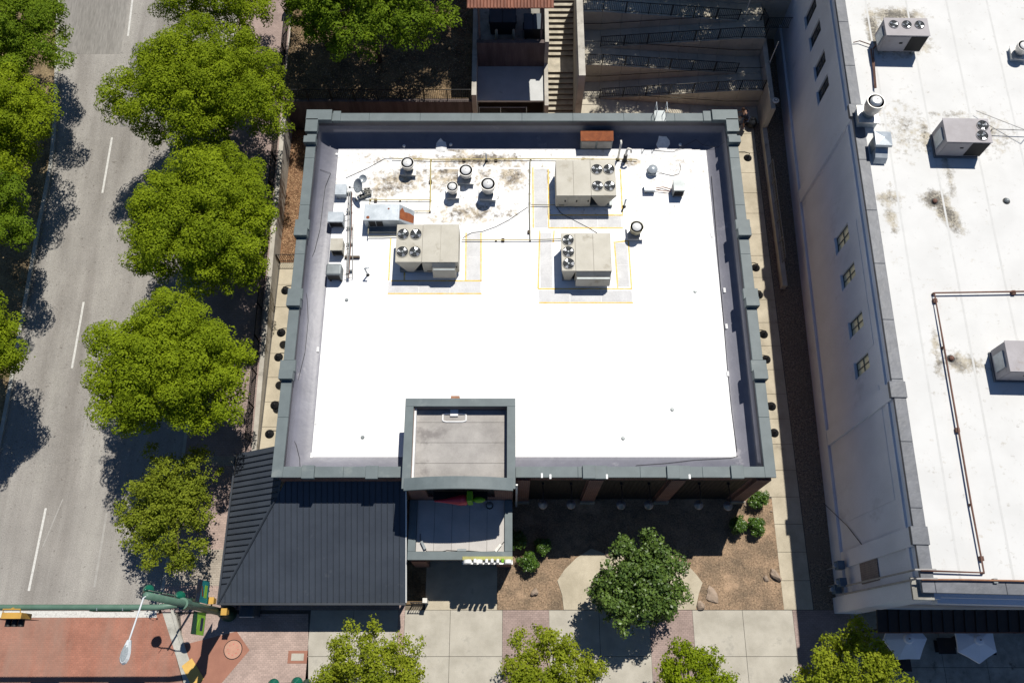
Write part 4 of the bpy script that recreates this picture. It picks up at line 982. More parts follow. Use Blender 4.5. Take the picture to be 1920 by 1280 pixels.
# west wall built as strips around the windows
mb = MB(); th_ = .4
zlo = min(w_[2] for w_ in wins); zhi = max(w_[3] for w_ in wins)
zlo, zhi = zlo-.0, zhi+.0
mb.box2((0,0,-.1),(th_,NL,zlo)); mb.box2((0,0,zhi),(th_,NL,NZ-.18))
yc = 0.0
for (a,b,c,d) in wins:
    mb.box2((0,yc,zlo),(th_,a,zhi)); 
    if c-zlo > .01: mb.box2((0,a,zlo),(th_,b,c))
    if zhi-d > .01: mb.box2((0,a,d),(th_,b,zhi))
    yc = b
mb.box2((0,yc,zlo),(th_,NL,zhi))
B_('west_wall', mb, 'stucco')
for i, (a,b,c,d) in enumerate(wins):
    reflection_painted = i < 4
    wd = B_('window', MB().box2((.13,a,c),(.17,b,d)), 'pane_painted_reflection' if reflection_painted else 'pane_dark')
    fr = MB(); e = .035; fr.box2((.09,a,c),(.129,a+e,d)); fr.box2((.09,b-e,c),(.129,b,d)); fr.box2((.09,a+e,c),(.129,b-e,c+e)); fr.box2((.09,a+e,d-e),(.129,b-e,d)); 
    fr.box2((.09,a+e,(c+d)/2-.018),(.128,b-e,(c+d)/2+.018)); fr.box2((.09,(a+b)/2-.018,c+e),(.127,(a+b)/2+.018,d-e))
    fr.build('frame', 'window_frame', wd, local=True)
    MB().box2((-.06,a-.06,c-.09),(.08,b+.06,c-.002)).build('sill', 'stucco', wd, local=True)
B_('south_wall', MB().box2((th_+.002,0,-.1),(NW,.4,NZ-.18)), 'stucco')
B_('east_wall', MB().box2((NW-.4,.402,-.1),(NW,NL,NZ-.5)), 'stucco'); B_('north_wall', MB().box2((th_+.002,NL-.4,-.1),(NW-.402,NL,NZ-.5)), 'stucco')
B_('plinth', MB().box2((-.12,.55,-.1),(-.003,NL,1.35)), 'stucco'); B_('plinth_edge', MB().box2((-.15,.55,1.352),(-.003,NL,1.40)), 'stucco')
B_('string_course', MB().box2((-.10,.62,NZ-1.0),(-.003,NL,NZ-.72)), 'stucco')
piers = [loc(1588,208,NZ).y, loc(1677,730,NZ).y, loc(1706,1003,NZ).y]
for yy in piers:
    B_('pier', MB().box2((-.14,yy-.42,1.43),(-.002,yy+.42,NZ-.19)), 'stucco'); B_('pier_cap', MB().box2((-.24,yy-.40,NZ-.17),(.52,yy+.40,NZ+.07)), 'metal_cap', bevel=.02)
B_('corner_pier', MB().box2((-.30,-.30,-.1),(-.003,.52,NZ-.5)), 'stucco'); B_('corner_pier', MB().box2((-.002,-.30,-.1),(.9,-.003,NZ-.5)), 'stucco')
B_('corner_cap', MB().box2((-.36,-.36,NZ-.498),(.55,.58,NZ-.36)), 'concrete_old')
n = 17
for i in range(n):
    a = .5+(NL-.5)*i/n; b = .5+(NL-.5)*(i+1)/n; B_('parapet_cap', MB().box2((-.08,a+.006,NZ-.179),(.48,b-.006,NZ)), 'metal_cap', bevel=.02)
B_('parapet_corner', MB().box2((-.08,-.1,NZ-.179),(.484,.494,NZ)), 'metal_cap', bevel=.02)
for i in range(11):
    a = .49+(NW-.5)*i/11; b = .49+(NW-.5)*(i+1)/11; B_('parapet_cap', MB().box2((a+.006,-.1,NZ-.179),(b-.006,.46,NZ)), 'metal_cap', bevel=.02)
B_('cornice', MB().box2((.95,-.44,NZ-1.5),(NW,-.003,NZ-1.0)), 'stucco'); B_('cornice', MB().box2((.95,-.22,NZ-.999),(NW,-.003,NZ-.6)), 'stucco')
for (a,b,c,d) in ((4.2,9.8,2.6,8.6),(11.9,19.0,7.9,8.7)):
    B_('wall_panel', MB().box2((-.022,a,c),(-.002,b,d)), 'stucco')
def nd(gx, gy):
    d = np.full_like(gx, .06)
    for (px,py,rx,ry,an,am) in ((1640,60,.45,1.6,.1,.95),(1680,30,1.6,.6,0,.9),(1700,85,1.6,.9,0,.6),(1755,375,.75,.6,0,1.0),(1775,400,.55,1.2,.5,.95),(1672,410,.3,1.0,.1,.7),(1665,370,.9,.5,0,.62),
                              (1800,680,1.3,.6,-.2,.62),(1735,255,.4,1.2,0,.66),(1757,660,.3,1.3,0,.62),(1700,240,1.2,2.0,0,.42),(1780,330,.25,1.6,.1,.6),(1640,205,.5,.4,0,.75),(1780,215,2.5,.3,0,.4),(1850,250,1.5,1.5,0,.45)):
        q = loc(px,py,NZ-.05); d = np.maximum(d, blob(gx,gy,q.x,q.y,rx*1.15,ry*1.15,an,am*1.18))
    return d
dirt_grid('roof_membrane', .485, 20.0, .465, 45.0, NZ-.06, .2, 'deck_white_far', RB, nd, local=True)
mat('lap_far', (.545,.545,.53), (.50,.50,.485), 2, .6, fine=.05)
for k in range(6): B_('membrane_lap', MB().box2((1.6+2.3*k,.5,NZ-.07),(1.7+2.3*k,44.5,NZ-.0565)), 'lap_far')
B_('roof_slab', MB().box2((.41,.41,NZ-.5),(NW-.41,NL-.41,NZ-.08)), 'deck_white_far')
# roof units on the neighbour
def rtu2(label, tl, tr, bl, br, h, fans, legs, m='cabinet_grey'):
    zb = NZ-.05; zt = zb+h; a,b,c,d = at(*tl,zt), at(*tr,zt), at(*bl,zt), at(*br,zt)
    cc = (a+b+c+d)/4; W = ((b-a).length+(d-c).length)/2; D = ((a-c).length+(b-d).length)/2
    t = thing('rooftop_unit', label, 'air conditioner', (cc.x,cc.y,zb), -math.atan(K), 'neighbour rooftop units')
    lb = lambda mb, nm, m_, p=t, **k: mb.build(nm, m_, p, local=True, **k)
    g = .32 if legs else .12
    lb(MB().box2((-W/2,-D/2,g),(W/2,D/2,h-.03)), 'cabinet', m, bevel=.02); lb(MB().box2((-W/2-.03,-D/2-.03,h-.029),(W/2+.03,D/2+.03,h)), 'top_panel', m, bevel=.012)
    if legs:
        for s_ in (-1,1):
            for u in (-1,1): lb(MB().box2((s_*W*.38-.08,u*D*.36-.08,0),(s_*W*.38+.08,u*D*.36+.08,g-.002)), 'leg', 'galv_dark')
    else: lb(MB().box2((-W/2-.06,-D/2-.06,0),(W/2-.1,D/2-.06,g-.002)), 'base_rail', 'metal_cap')
    for (u,v,r,an) in fans: fan_part(t, -W/2+W*u, -D/2+D*v, h, r, m, an)
    cf = lb(MB().box2((W*.10,-D/2-.02,g+.08),(W/2-.05,-D/2-.002,h-.12)), 'coil_face', 'dark_void')
    lb(MB().add([(W*.10+(W*.38)*k/9,-D/2-.025,g+.09) for k in range(10)]+[(W*.10+.02+(W*.38)*k/9,-D/2-.025,h-.13) for k in range(10)], [(k,k+10,k+10,k) if False else (k,k+10,k+10) for k in range(0)]), 'coil_fins', m, cf) if False else None
    dr = lb(MB().box2((-W/2+.08,-D/2-.02,g+.08),(W*.06,-D/2-.002,h-.12)), 'door', m)
    lb(MB().box2((-.25,-D/2-.04,h*.6),(-.08,-D/2-.021,h*.66)), 'handle', 'dark_void', dr)
    lb(MB().box2((-W/2-.06,-D*.3,g+.2),(-W/2-.003,D*.25,h*.8)), 'electrical_box', 'galv')
    return t
rtu2('grey three fan unit on legs at the top of the neighbour roof', (1662,35),(1738,35),(1659,66),(1743,66), 1.6, [(.2,.62,.26,.3),(.5,.62,.26,1.0),(.8,.62,.26,1.4)], True)
rtu2('grey two fan unit on the neighbour roof between duct and frame edge', (1769,222),(1852,224),(1776,266),(1860,266), 1.4, [(.86,.72,.30,.4),(.80,.28,.30,.8)], False)
rtu2('grey unit cut by the right picture edge on the neighbour roof', (1887,640),(1975,640),(1893,696),(1985,696), 1.4, [(.86,.72,.30,.4),(.80,.28,.30,.8)], False)
def at_n(px,py): return at(px,py,NZ-.05)
def exhaust_n(label, px, py, rad, ht, rz=0):
    global DZ
    old = DZ; DZ = NZ-.09; t = exhaust(label, px, py, rad, ht); DZ = old; return t
exhaust_n('tall upblast exhaust fan at the neighbour roof edge', 1620, 226, .42, 1.7)
exhaust_n('small upblast fan cut by the right picture edge', 1905, 106, .34, .9)
q = at_n(1643,280); t = thing('duct_hood', 'galvanized square duct hood below the tall upblast fan', 'duct', (q.x,q.y,NZ-.06), -.05)
MB().box2((-.34,-.3,0),(.34,.36,.78)).build('riser', 'galv_dark', t, local=True)
MB().hull([(-.44,-.40,.782),(.44,-.40,.782),(.44,.46,.782),(-.44,.46,.782)],[(-.42,-.38,.95),(.42,-.38,.95),(.42,.44,.95),(-.42,.44,.95)]).build('hood', 'galv', t, local=True)
MB().hull([(-.42,-.38,.951),(.42,-.38,.951),(.42,.44,.951),(-.42,.44,.951)],[(-.02,.0,1.04),(.02,.0,1.04),(.02,.06,1.04),(-.02,.06,1.04)]).build('hood_top', 'galv', t, local=True)
MB().hull([(-.30,-.95,.10),(.34,-.95,.10),(.34,-.302,.10),(-.30,-.302,.10)],[(-.30,-.80,.42),(.34,-.80,.42),(.34,-.302,.62),(-.30,-.302,.62)]).build('outlet', 'galv', t, local=True)
for k, (px,py,lb_) in enumerate(((1887,377,'small dark pipe vent on the neighbour roof'),(1752,378,'clogged dark drain in a stained puddle on the neighbour roof'),(1783,672,'rusty stub beside the brown pipe'))):
    q = at_n(px,py); t = thing('roof_stub', lb_, 'vent', (q.x,q.y,NZ-.06)); MB().lathe([(.13,0),(.11,.12),(.05,.16)], (0,0,0), 12).build('stub', 'pipe_brown' if k else 'galv_dark', t, local=True); MB().lathe([(.19,0),(.19,.015)], (0,0,0), 12).build('flange', 'cable', t, local=True)
ZP = NZ+.14
pipe_run('roof_pipe', 'brown pipe turning a corner across the neighbour roof', [(1940,546),(1752,549),(1770,650),(1797,805),(1821,945),(1845,1073),(1726,1069)], ZP, .045, 'pipe_brown', sleepers=((1902,547),(1755,562),(1797,805),(1842,1046)), sm='pipe_brown', zbase=NZ-.09)
pipe_run('roof_pipe', 'lower copper pipe along the front edge of the neighbour roof', [(1728,1086),(1800,1086),(1940,1089)], ZP, .04, 'pipe_copper', sleepers=((1868,1088),), sm='galv_dark', zbase=NZ-.09)
tag(MB().tube([at(1633,92,NZ+.1),at(1638,130,NZ+.1),at(1641,165,NZ+.1)], .05, 6).tube([at(1637,92,NZ+.16),at(1643,165,NZ+.16)], .03, 6).tube([at(1600,80,NZ+.03),at(1612,77,NZ+.1),at(1632,84,NZ+.1)], .03, 6).tube([at(1637,92,NZ+.1),at(1648,78,NZ+.3)], .05, 6).tube([at(1636,110,NZ+.1),at(1636,110,NZ-.07)], .06, 6).tube([at(1641,160,NZ+.1),at(1641,160,NZ-.07)], .06, 6).build('pipe_bundle', 'pipe_brown'), 'brown pipes linking the three fan unit and the tall fan', 'pipes')
tag(MB().tube([at(1860,242,NZ+.3),at(1940,245,NZ+.3)], .025, 6).tube([at(1860,242,NZ+.3),at(1860,243,NZ-.08)], .03, 6).tube([at(1830,208,NZ+.2),at(1930,247,NZ+.6)], .016, 5).tube([at(1930,247,NZ+.6),at(1932,247,NZ-.08)], .02, 5).build('thin_pipe', 'pipe_grey'), 'thin pipes right of the two fan unit', 'pipes')
# wall pipes, meters, brick patch on the west wall of the neighbour
def wl(px,py,off): 
    y_, z_ = onwall(px,py); return RBM @ Vector((-off,y_,z_))
for k,(pa,pb,lb_) in enumerate((((1598,1098),(1722,1070),'upper grey pipe climbing the stucco wall by the meters'),((1596,1113),(1728,1086),'lower grey pipe climbing the stucco wall by the meters'))):
    a, b = wl(*pa,.34), wl(*pb,.34); tag(MB().tube([a,b,b+Vector((.0,0,NZ+.14-b.z)),b+Vector((.9,0,NZ+.14-b.z))], .045, 8).build('wall_pipe', 'pipe_grey'), lb_, 'pipe', 'pipes on the stucco wall')
ya, za = onwall(1618,1095); yb2, zb2 = onwall(1632,1040)
bp_ = B_('brick_patch', MB().box2((-.055,ya,min(za,zb2)),(-.004,yb2,max(za,zb2)+.8)), 'brick_old')
for k,(px,py) in enumerate(((1590,1060),(1594,1092),(1584,1105))):
    p = wl(px,py,.45); t = thing('utility_meter', ('upper','middle','lower')[k]+' utility meter at the foot of the stucco wall', 'meter', (p.x,p.y,p.z-.2), 0, 'utility meters')
    MB().box2((-.2,-.22,0),(.17,.22,.55)).build('case', 'meter', t, local=True, bevel=.02); MB().lathe([(.11,.2),(.11,.35)], (-.25,0,0), 12).build('dial', 'galv', t, local=True); MB().tube([(0,0,0),(0,0,-max(.15,p.z-.2))], .03, 6).build('riser', 'pipe_grey', t, local=True)
a, b, c = wl(1557,945,.32), wl(1590,985,.05), wl(1628,1035,.03)
tag(MB().tube([a,b,c], .02, 5).build('wall_cable', 'cable'), 'dark cable sagging across the stucco wall', 'cable')
# dark awning and umbrellas at the front of the neighbour
AZ = 3.3; A0 = at(1643,1140,AZ).x; ay1 = 3.1; ay0 = at(1700,1184,AZ-.25).y
aw = thing('terrace_awning', 'black metal terrace awning with ribs below the neighbour roof', 'awning', (A0+6, ay0, 0))
n = 24
for i in range(n):
    a = A0+.55*i; b = A0+.55*(i+1)
    pn = MB().hull([(a,ay0,AZ-.33),(b-.01,ay0,AZ-.33),(b-.01,ay1,AZ-.05),(a,ay1,AZ-.05)],[(a,ay0,AZ-.28),(b-.01,ay0,AZ-.28),(b-.01,ay1,AZ),(a,ay1,AZ)]).build('awning_panel', 'awning_dark', aw)
    MB().hull([(a,ay0,AZ-.279),(a+.09,ay0,AZ-.279),(a+.09,ay1,AZ+.001),(a,ay1,AZ+.001)],[(a,ay0,AZ-.20),(a+.09,ay0,AZ-.20),(a+.09,ay1,AZ+.08),(a,ay1,AZ+.08)]).build('rib', 'black_metal', pn)
MB().box2((A0,ay0-.06,AZ-.4),(A0+n*.55,ay0-.003,AZ-.26)).build('fascia', 'pipe_brown', aw)
for k in range(4): MB().box2((A0+.1+k*4.2,ay0+.05,-.02),(A0+.22+k*4.2,ay0+.17,AZ-.34)).build('post', 'black_metal', aw)
def umbrella(label, px, py, r, rot):
    z = 2.45; p = at(px,py,z); t = thing('patio_umbrella', label, 'umbrella', (p.x,p.y,-.0), rot, 'white patio umbrellas')
    L2 = lambda mb, nm, m_, pr=t, **k: mb.build(nm, m_, pr, local=True, **k)
    for k in range(6):
        a, b = math.pi/3*k, math.pi/3*(k+1); m_ = (a+b)/2
        A = (r*math.cos(a),r*math.sin(a),z-.42); B = (r*math.cos(b),r*math.sin(b),z-.42); C = (r*.86*math.cos(m_)*.985,r*.86*math.sin(m_)*.985,z-.42); D = (0,0,z)
        g = L2(MB().add([A,C,B,D,(A[0],A[1],z-.55),(C[0],C[1],z-.53),(B[0],B[1],z-.55)], [(0,1,3),(1,2,3),(0,4,5,1),(1,5,6,2)]), 'canopy_gore', 'umbrella_cloth')
        L2(MB().tube([(0,0,z-.03),(A[0]*.98,A[1]*.98,z-.45)], .012, 5), 'rib', 'galv_dark')
    L2(MB().lathe([(.26,z-.05),(.2,z+.03),(.02,z+.08)], (0,0,0), 12), 'vent_cap', 'umbrella_cloth'); L2(MB().lathe([(.03,z+.08),(.035,z+.14),(.01,z+.18)], (0,0,0), 8), 'finial', 'dark_void')
    L2(MB().tube([(0,0,0),(0,0,z)], .025, 8), 'pole', 'galv_dark'); L2(MB().lathe([(.3,0),(.28,.07),(.05,.12)], (0,0,0), 14), 'base', 'dark_void')
    return t
umbrella('white patio umbrella nearer the corner tree', 1704, 1197, 1.12, .02); umbrella('white patio umbrella at the right end of the terrace', 1837, 1199, 1.12, math.pi/6)
def table(label, px, py, rz=0):
    p = at(px,py,.75); t = thing('patio_table', label, 'table', (p.x,p.y,0), rz, 'patio tables')
    MB().box2((-.45,-.4,.7),(.45,.4,.74)).build('top', 'awning_dark', t, local=True); MB().tube([(0,0,0),(0,0,.7)], .04, 6).build('leg', 'black_metal', t, local=True); MB().box2((-.3,-.3,0),(.3,.3,.03)).build('foot', 'black_metal', t, local=True)
table('dark table under the umbrella nearer the corner tree', 1704,1205); table('dark table between the two umbrellas', 1775,1210); table('dark table under the right umbrella', 1850,1212); table('small dark table below the left umbrella', 1692,1243)

# ================================================================== REAR STAIRS, RAMPS AND SERVICE YARD
def rail_fence(name, label, pts, h, m='black_metal', gap=.12, grp=None, base=None, cat='railing', rails=2, post=1.5):
    """iron railing along a 3d polyline: rails and posts as parts, pickets joined"""
    pts = [Vector(p) for p in pts]
    t = thing(name, label, cat, pts[0], 0, grp)
    up = Vector((0,0,h))
    MB().tube([p+up for p in pts], .028, 6).build('top_rail', m, t)
    MB().tube([p+Vector((0,0,.1)) for p in pts], .02, 5).build('bottom_rail', m, t)
    mb = MB()
    for a, b in zip(pts, pts[1:]):
        L_ = (b-a).length; n = max(1, int(L_/gap)); npost = max(1, round(L_/post))
        for k in range(n+1):
            p = a.lerp(b, k/n); mb.add([(p.x-.011,p.y-.011,p.z+.1),(p.x+.011,p.y-.011,p.z+.1),(p.x+.011,p.y+.011,p.z+.1),(p.x-.011,p.y+.011,p.z+.1),
                                        (p.x-.011,p.y-.011,p.z+h),(p.x+.011,p.y-.011,p.z+h),(p.x+.011,p.y+.011,p.z+h),(p.x-.011,p.y+.011,p.z+h)],
                                       [(0,1,5,4),(1,2,6,5),(2,3,7,6),(3,0,4,7)])
        for k in range(npost+1):
            p = a.lerp(b, k/npost); MB().box2((p.x-.028,p.y-.028,p.z-.05),(p.x+.028,p.y+.028,p.z+h+.02)).build('post', m, t)
    mb.build('pickets', m, t)['kind'] = 'stuff'
    return t
RX0, RX1 = 4.55, 16.7
RY = [34.75, 36.12, 37.5, 38.95, 40.4, 41.9]
RZ = [0.0, .85, 1.7, 2.55, 3.4, 4.25]
lay = [(RX0,RX0+1.35),(RX1-1.5,RX1)]
ramps = struct(MB().box2((RX0,34.9,-.1),(RX1,35.0,-.05)).build('ramp_system', 'ramp_concrete'))
for i in range(5):
    za_, zb_ = RZ[i], RZ[i+1]; left_up = (i % 2 == 0)
    xa_, xb_ = RX0+1.4, RX1-1.6
    if i == 0: xb_ = RX1-2.2
    zl, zrr = (zb_, za_) if left_up else (za_, zb_)
    n = 7
    for k in range(n):                       # concrete bays with joints
        u0, u1 = k/n, (k+1)/n; x0_, x1_ = xa_+(xb_-xa_)*u0+.008, xa_+(xb_-xa_)*u1-.008
        z0_, z1_ = zl+(zrr-zl)*u0, zl+(zrr-zl)*u1
        MB().hull([(x0_,RY[i]+.01,-.1),(x1_,RY[i]+.01,-.1),(x1_,RY[i+1]-.01,-.1),(x0_,RY[i+1]-.01,-.1)],
                  [(x0_,RY[i]+.01,z0_),(x1_,RY[i]+.01,z1_),(x1_,RY[i+1]-.01,z1_),(x0_,RY[i+1]-.01,z0_)]).build('slab', 'ramp_concrete', ramps)
    # landing at the left belongs to two flights
    zland_l = zl; zland_r = zrr
    MB().box2((RX0,RY[i]+.01,-.1),(xa_-.005,RY[i+1]-.01,zland_l)).build('landing', 'ramp_concrete', ramps)
    MB().box2((xb_+.005,RY[i]+.01,-.1),(RX1,RY[i+1]-.01,zland_r)).build('landing', 'ramp_concrete', ramps)
    if i < 4:                                # railing on the edge of the next flight
        yb_ = RY[i+1]+.08; j = i+1
        za2, zb2_ = RZ[j], RZ[j+1]; lu = (j % 2 == 0)
        zL, zR = (zb2_, za2) if lu else (za2, zb2_)
        if lu: pts_ = [(RX0+.05,yb_,zL),(RX0+1.4,yb_,zL),(RX1-1.7,yb_,zR)]
        else: pts_ = [(RX0+1.35,yb_,zL),(RX1-1.6,yb_,zR),(RX1-.05,yb_,zR)]
        rail_fence('ramp_railing', ('lowest','second lowest','third lowest','highest')[i]+' black railing between the zigzag ramps behind the restaurant', pts_, .95, grp='ramp railings')
        MB().tube([(RX0+.1,RY[i+1]-.12,zl+.75),(xa_,RY[i+1]-.12,zl+.75),(xb_,RY[i+1]-.12,zrr+.75),(RX1-.1,RY[i+1]-.12,zrr+.75)], .022, 6).build('handrail', 'black_metal', ramps)
struct(MB().box2((RX0-.3,41.91,-.1),(40,75,4.24)).build('upper_terrace', 'ramp_concrete'))
rw = tag(MB().box2((RX1+.02,34.0,-.1),(RX1+.32,41.9,2.6)).box2((RX1+.02,22.4,-.1),(RX1+.32,33.99,.55)).build('alley_wall', 'concrete_wall'), 'low concrete wall between the right walkway and the gravel alley', 'wall')
rail_fence('alley_fence', 'black iron fence crossing the gravel alley behind the restaurant', [(RX1-.2,40.5,3.4),(RX1+.32,40.5,2.6),(19.0,40.5,2.6)], 1.0)
rail_fence('wall_railing', 'thin railing on the low wall beside the gravel alley', [(RX1+.17,24.0,.55),(RX1+.17,31.0,.55)], .8, m='chain', gap=.16)
# stair walls and steps
sw = tag(MB().box2((4.12,34.3,-.1),(4.53,41.9,5.5)).build('stair_wall', 'concrete_wall'), 'pale concrete wall between the stairs and the ramps', 'wall')
for k, py in enumerate((50,120,150)): 
    p = at(1082, py, 3.0)
steps = thing('stairs', 'concrete service stairs climbing the slope behind the restaurant', 'stairs', (3.3,35,0))
yy, zz = 34.95, .1; cnt = 0
while zz < 4.2:
    run = 1.25 if cnt == 9 else .30
    MB().box2((2.42,yy,-.1),(4.115,yy+run+.02,zz-.035)).build('riser', 'brown_wall', steps)  # dark colour on the concrete risers paints in the shade between treads
    MB().box2((2.42,yy-.03,zz-.034),(4.115,yy+run,zz)).build('step', 'tread', steps)
    yy += run; zz += .182; cnt += 1
# enclosure beside the stairs
enc = thing('service_enclosure', 'brown walled service yard with a rusty corrugated canopy beside the stairs', 'shed', (0, 37, 0))
e0, e1 = -2.55, 2.35
MB().box2((e0,34.0,-.1),(e0+.3,44,4.0)).build('side_wall', 'concrete_wall', enc); MB().box2((e1-.25,37.3,-.1),(e1,44,5.0)).build('side_wall', 'concrete_wall', enc); MB().box2((e1-.25,34.0,-.1),(e1,37.297,2.95)).build('side_wall', 'concrete_wall', enc)
MB().box2((e0+.303,37.35,-.1),(e1-.253,37.6,4.85)).build('retaining_wall', 'brown_wall', enc)
MB().box2((e0+.303,37.602,-.1),(e1-.253,47,3.9)).build('yard_floor', 'concrete_old', enc)
MB().box2((e0+.303,34.62,2.45),(e1-.253,37.348,2.62)).build('lower_roof', 'shed_roof', enc)
MB().box2((e0+.303,36.9,-.1),(e1-.253,37.1,2.44)).build('back_wall', 'brown_wall', enc)
for k in range(26):
    xx = e0-.15+(e1-e0+.3)*k/26; MB().hull([(xx,37.0,8.2),(xx+.2,37.0,8.2),(xx+.2,46,9.6),(xx,46,9.6)],[(xx+.05,37.0,8.28),(xx+.15,37.0,8.28),(xx+.15,46,9.68),(xx+.05,46,9.68)]).build('corrugated_sheet', 'corr_rust', enc)
for xx in (e0+.5, e1-.5): MB().box2((xx-.06,37.7,3.9),(xx+.06,37.82,8.28)).build('post', 'brown_wall', enc)
# chain link gate: frame and mesh wires
gt = thing('chain_link_gate', 'grey chain link gate below the flat shed roof', 'gate', (0,34.55,0))
for xx in (e0+.4, -.75, .95): MB().tube([(xx,34.5,0),(xx,34.5,2.1)], .03, 6).build('post', 'galv', gt)
MB().tube([(e0+.4,34.5,2.08),(.95,34.5,2.08)], .025, 6).build('top_rail', 'galv', gt)
mb = MB()
for k in range(34):
    xx = e0+.4+k*.1
    for s_ in (-1,1):
        a = Vector((xx,34.5,.1)); b = Vector((xx+s_*1.9,34.5,2.0))
        xa_, xb_ = e0+.42, .93
        if b.x < xa_: tt = (xa_-a.x)/(b.x-a.x); b = a.lerp(b, tt)
        if b.x > xb_: tt = (xb_-a.x)/(b.x-a.x); b = a.lerp(b, tt)
        if (b-a).length > .05: mb.tube([a,b], .005, 3)
mb.build('mesh', 'chain', gt)['kind'] = 'stuff'
def dumpster(label, cx, cy, z, sx, sy, sz):
    t = thing('dumpster', label, 'dumpster', (cx,cy,z), 0, 'dumpsters')
    MB().hull([(-sx*.46,-sy*.46,.12),(sx*.46,-sy*.46,.12),(sx*.46,sy*.46,.12),(-sx*.46,sy*.46,.12)],[(-sx/2,-sy/2,sz),(sx/2,-sy/2,sz),(sx/2,sy/2,sz),(-sx/2,sy/2,sz)]).build('body', 'dumpster', t, local=True)
    for s_ in (0,1): MB().box2((-sx/2+s_*sx/2+.02,-sy/2-.03,sz+.003),(s_*sx/2-.02,sy/2+.02,sz+.06)).build('lid', 'bin_blue', t, local=True)
    for s_ in (-1,1): MB().box2((s_*sx*.5-.05,-.25,sz*.5),(s_*sx*.5+.05,.25,sz*.65)).build('fork_pocket', 'dumpster', t, local=True)
    for a in (-1,1):
        for b in (-1,1): MB().lathe([(.06,0),(.06,.12)], (a*sx*.38,b*sy*.38,0), 8).build('wheel', 'black_metal', t, local=True)
dumpster('large black dumpster in the service yard below the rusty canopy', -.6, 39.4, 3.9, 1.7, 1.4, 1.3)
dumpster('smaller dark bin with pale lid beside the large dumpster', 1.35, 39.0, 3.9, 1.2, 1.2, 1.0)
for k, xx in enumerate((-1.0, .1)):
    t = thing('bollard', ('left','right')[k]+' cream bollard in front of the large dumpster', 'bollard', (xx,38.3,3.9), 0, 'service yard bollards'); MB().lathe([(.09,0),(.09,1.0),(.06,1.06),(.01,1.08)], (0,0,0), 10).build('post', 'concrete_warm', t, local=True); MB().lathe([(.14,0),(.14,.03)], (0,0,0), 10).build('footing', 'concrete_old', t, local=True)
# retaining walls left
tag(MB().box2((-14.7,34.2,-.1),(e0-.01,34.44,HZ+.06)).build('retaining_wall', 'brown_wall'), 'dark brown retaining wall behind the restaurant under the hill fence', 'wall')
rail_fence('hill_fence', 'black iron fence on the retaining wall behind the restaurant', [(-14.5,34.32,HZ+.06),(e0-.1,34.32,HZ+.06)], 1.05)
mb = strip(-14.98, -14.70, 9.8, 46, .22, th=2.5, zf=lambda y: zr(y)+.05)
tag(mb.build('street_retaining_wall', 'concrete_wall'), 'long pale concrete wall between the sidewalk and the mulch strip', 'wall')
tag(MB().box2((-15.2,42.0,-.1),(-12.6,42.5,4.3)).build('cross_wall', 'concrete_wall'), 'short pale concrete wall at the top of the hill by the sidewalk', 'wall')
rail_fence('street_fence', 'long black iron fence between the tree lined sidewalk and the restaurant', [(-15.12,12.6+2*k,zr(12.6+2*k)+.12) for k in range(15)], 1.1, gap=.11)
ga, gb = at(516,528,.1), at(551,528,.1)
rail_fence('path_gate', 'small black iron gate across the path at the mulch strip', [(-14.66,24.3,.02),(-12.1,24.3,.02)], 1.0, gap=.13)
# patio rail at the canopy end
rail_fence('patio_railing', 'black patio railing beside the canopy end', [(-5.4,3.62,0),(-4.75,3.62,0)], 1.05, gap=.11)
t = thing('patio_post', 'white painted post at the end of the patio railing', 'post', (-4.62,3.72,0)); MB().box2((-.09,-.09,0),(.09,.09,1.1)).build('shaft', 'pvc', t, local=True); MB().box2((-.12,-.12,1.102),(.12,.12,1.18)).build('cap', 'pvc', t, local=True)
# light posts in the alley
def lpost(label, px, py, z0, h, head=True):
    p = at(px,py,z0); t = thing('light_post', label, 'light post', (p.x,p.y,z0), 0, 'white posts along the alley')
    MB().tube([(0,0,0),(0,0,h)], .035, 8, .028).build('pole', 'pvc', t, local=True); MB().lathe([(.09,0),(.08,.06),(.04,.12)], (0,0,0), 10).build('foot', 'concrete_old', t, local=True)
    if head:
        MB().lathe([(.05,h),(.20,h+.05),(.22,h+.10),(.18,h+.14)], (0,0,0), 16).build('lamp_head', 'pvc', t, local=True); MB().lathe([(.13,h+.141),(.11,h+.17)], (0,0,0), 14).build('lamp_ring', 'galv_dark', t, local=True); MB().lathe([(.07,h+.171),(.05,h+.21)], (0,0,0), 12).build('lamp_cap', 'pvc', t, local=True)
lpost('white light post with a round lamp head at the low alley wall', 1436, 229, .5, 2.2); lpost('bare white post beside the alley fence', 1443, 118, 2.6, 2.0, False); lpost('bare white post at the top of the ramps', 1394, 36, 3.5, 2.0, False)

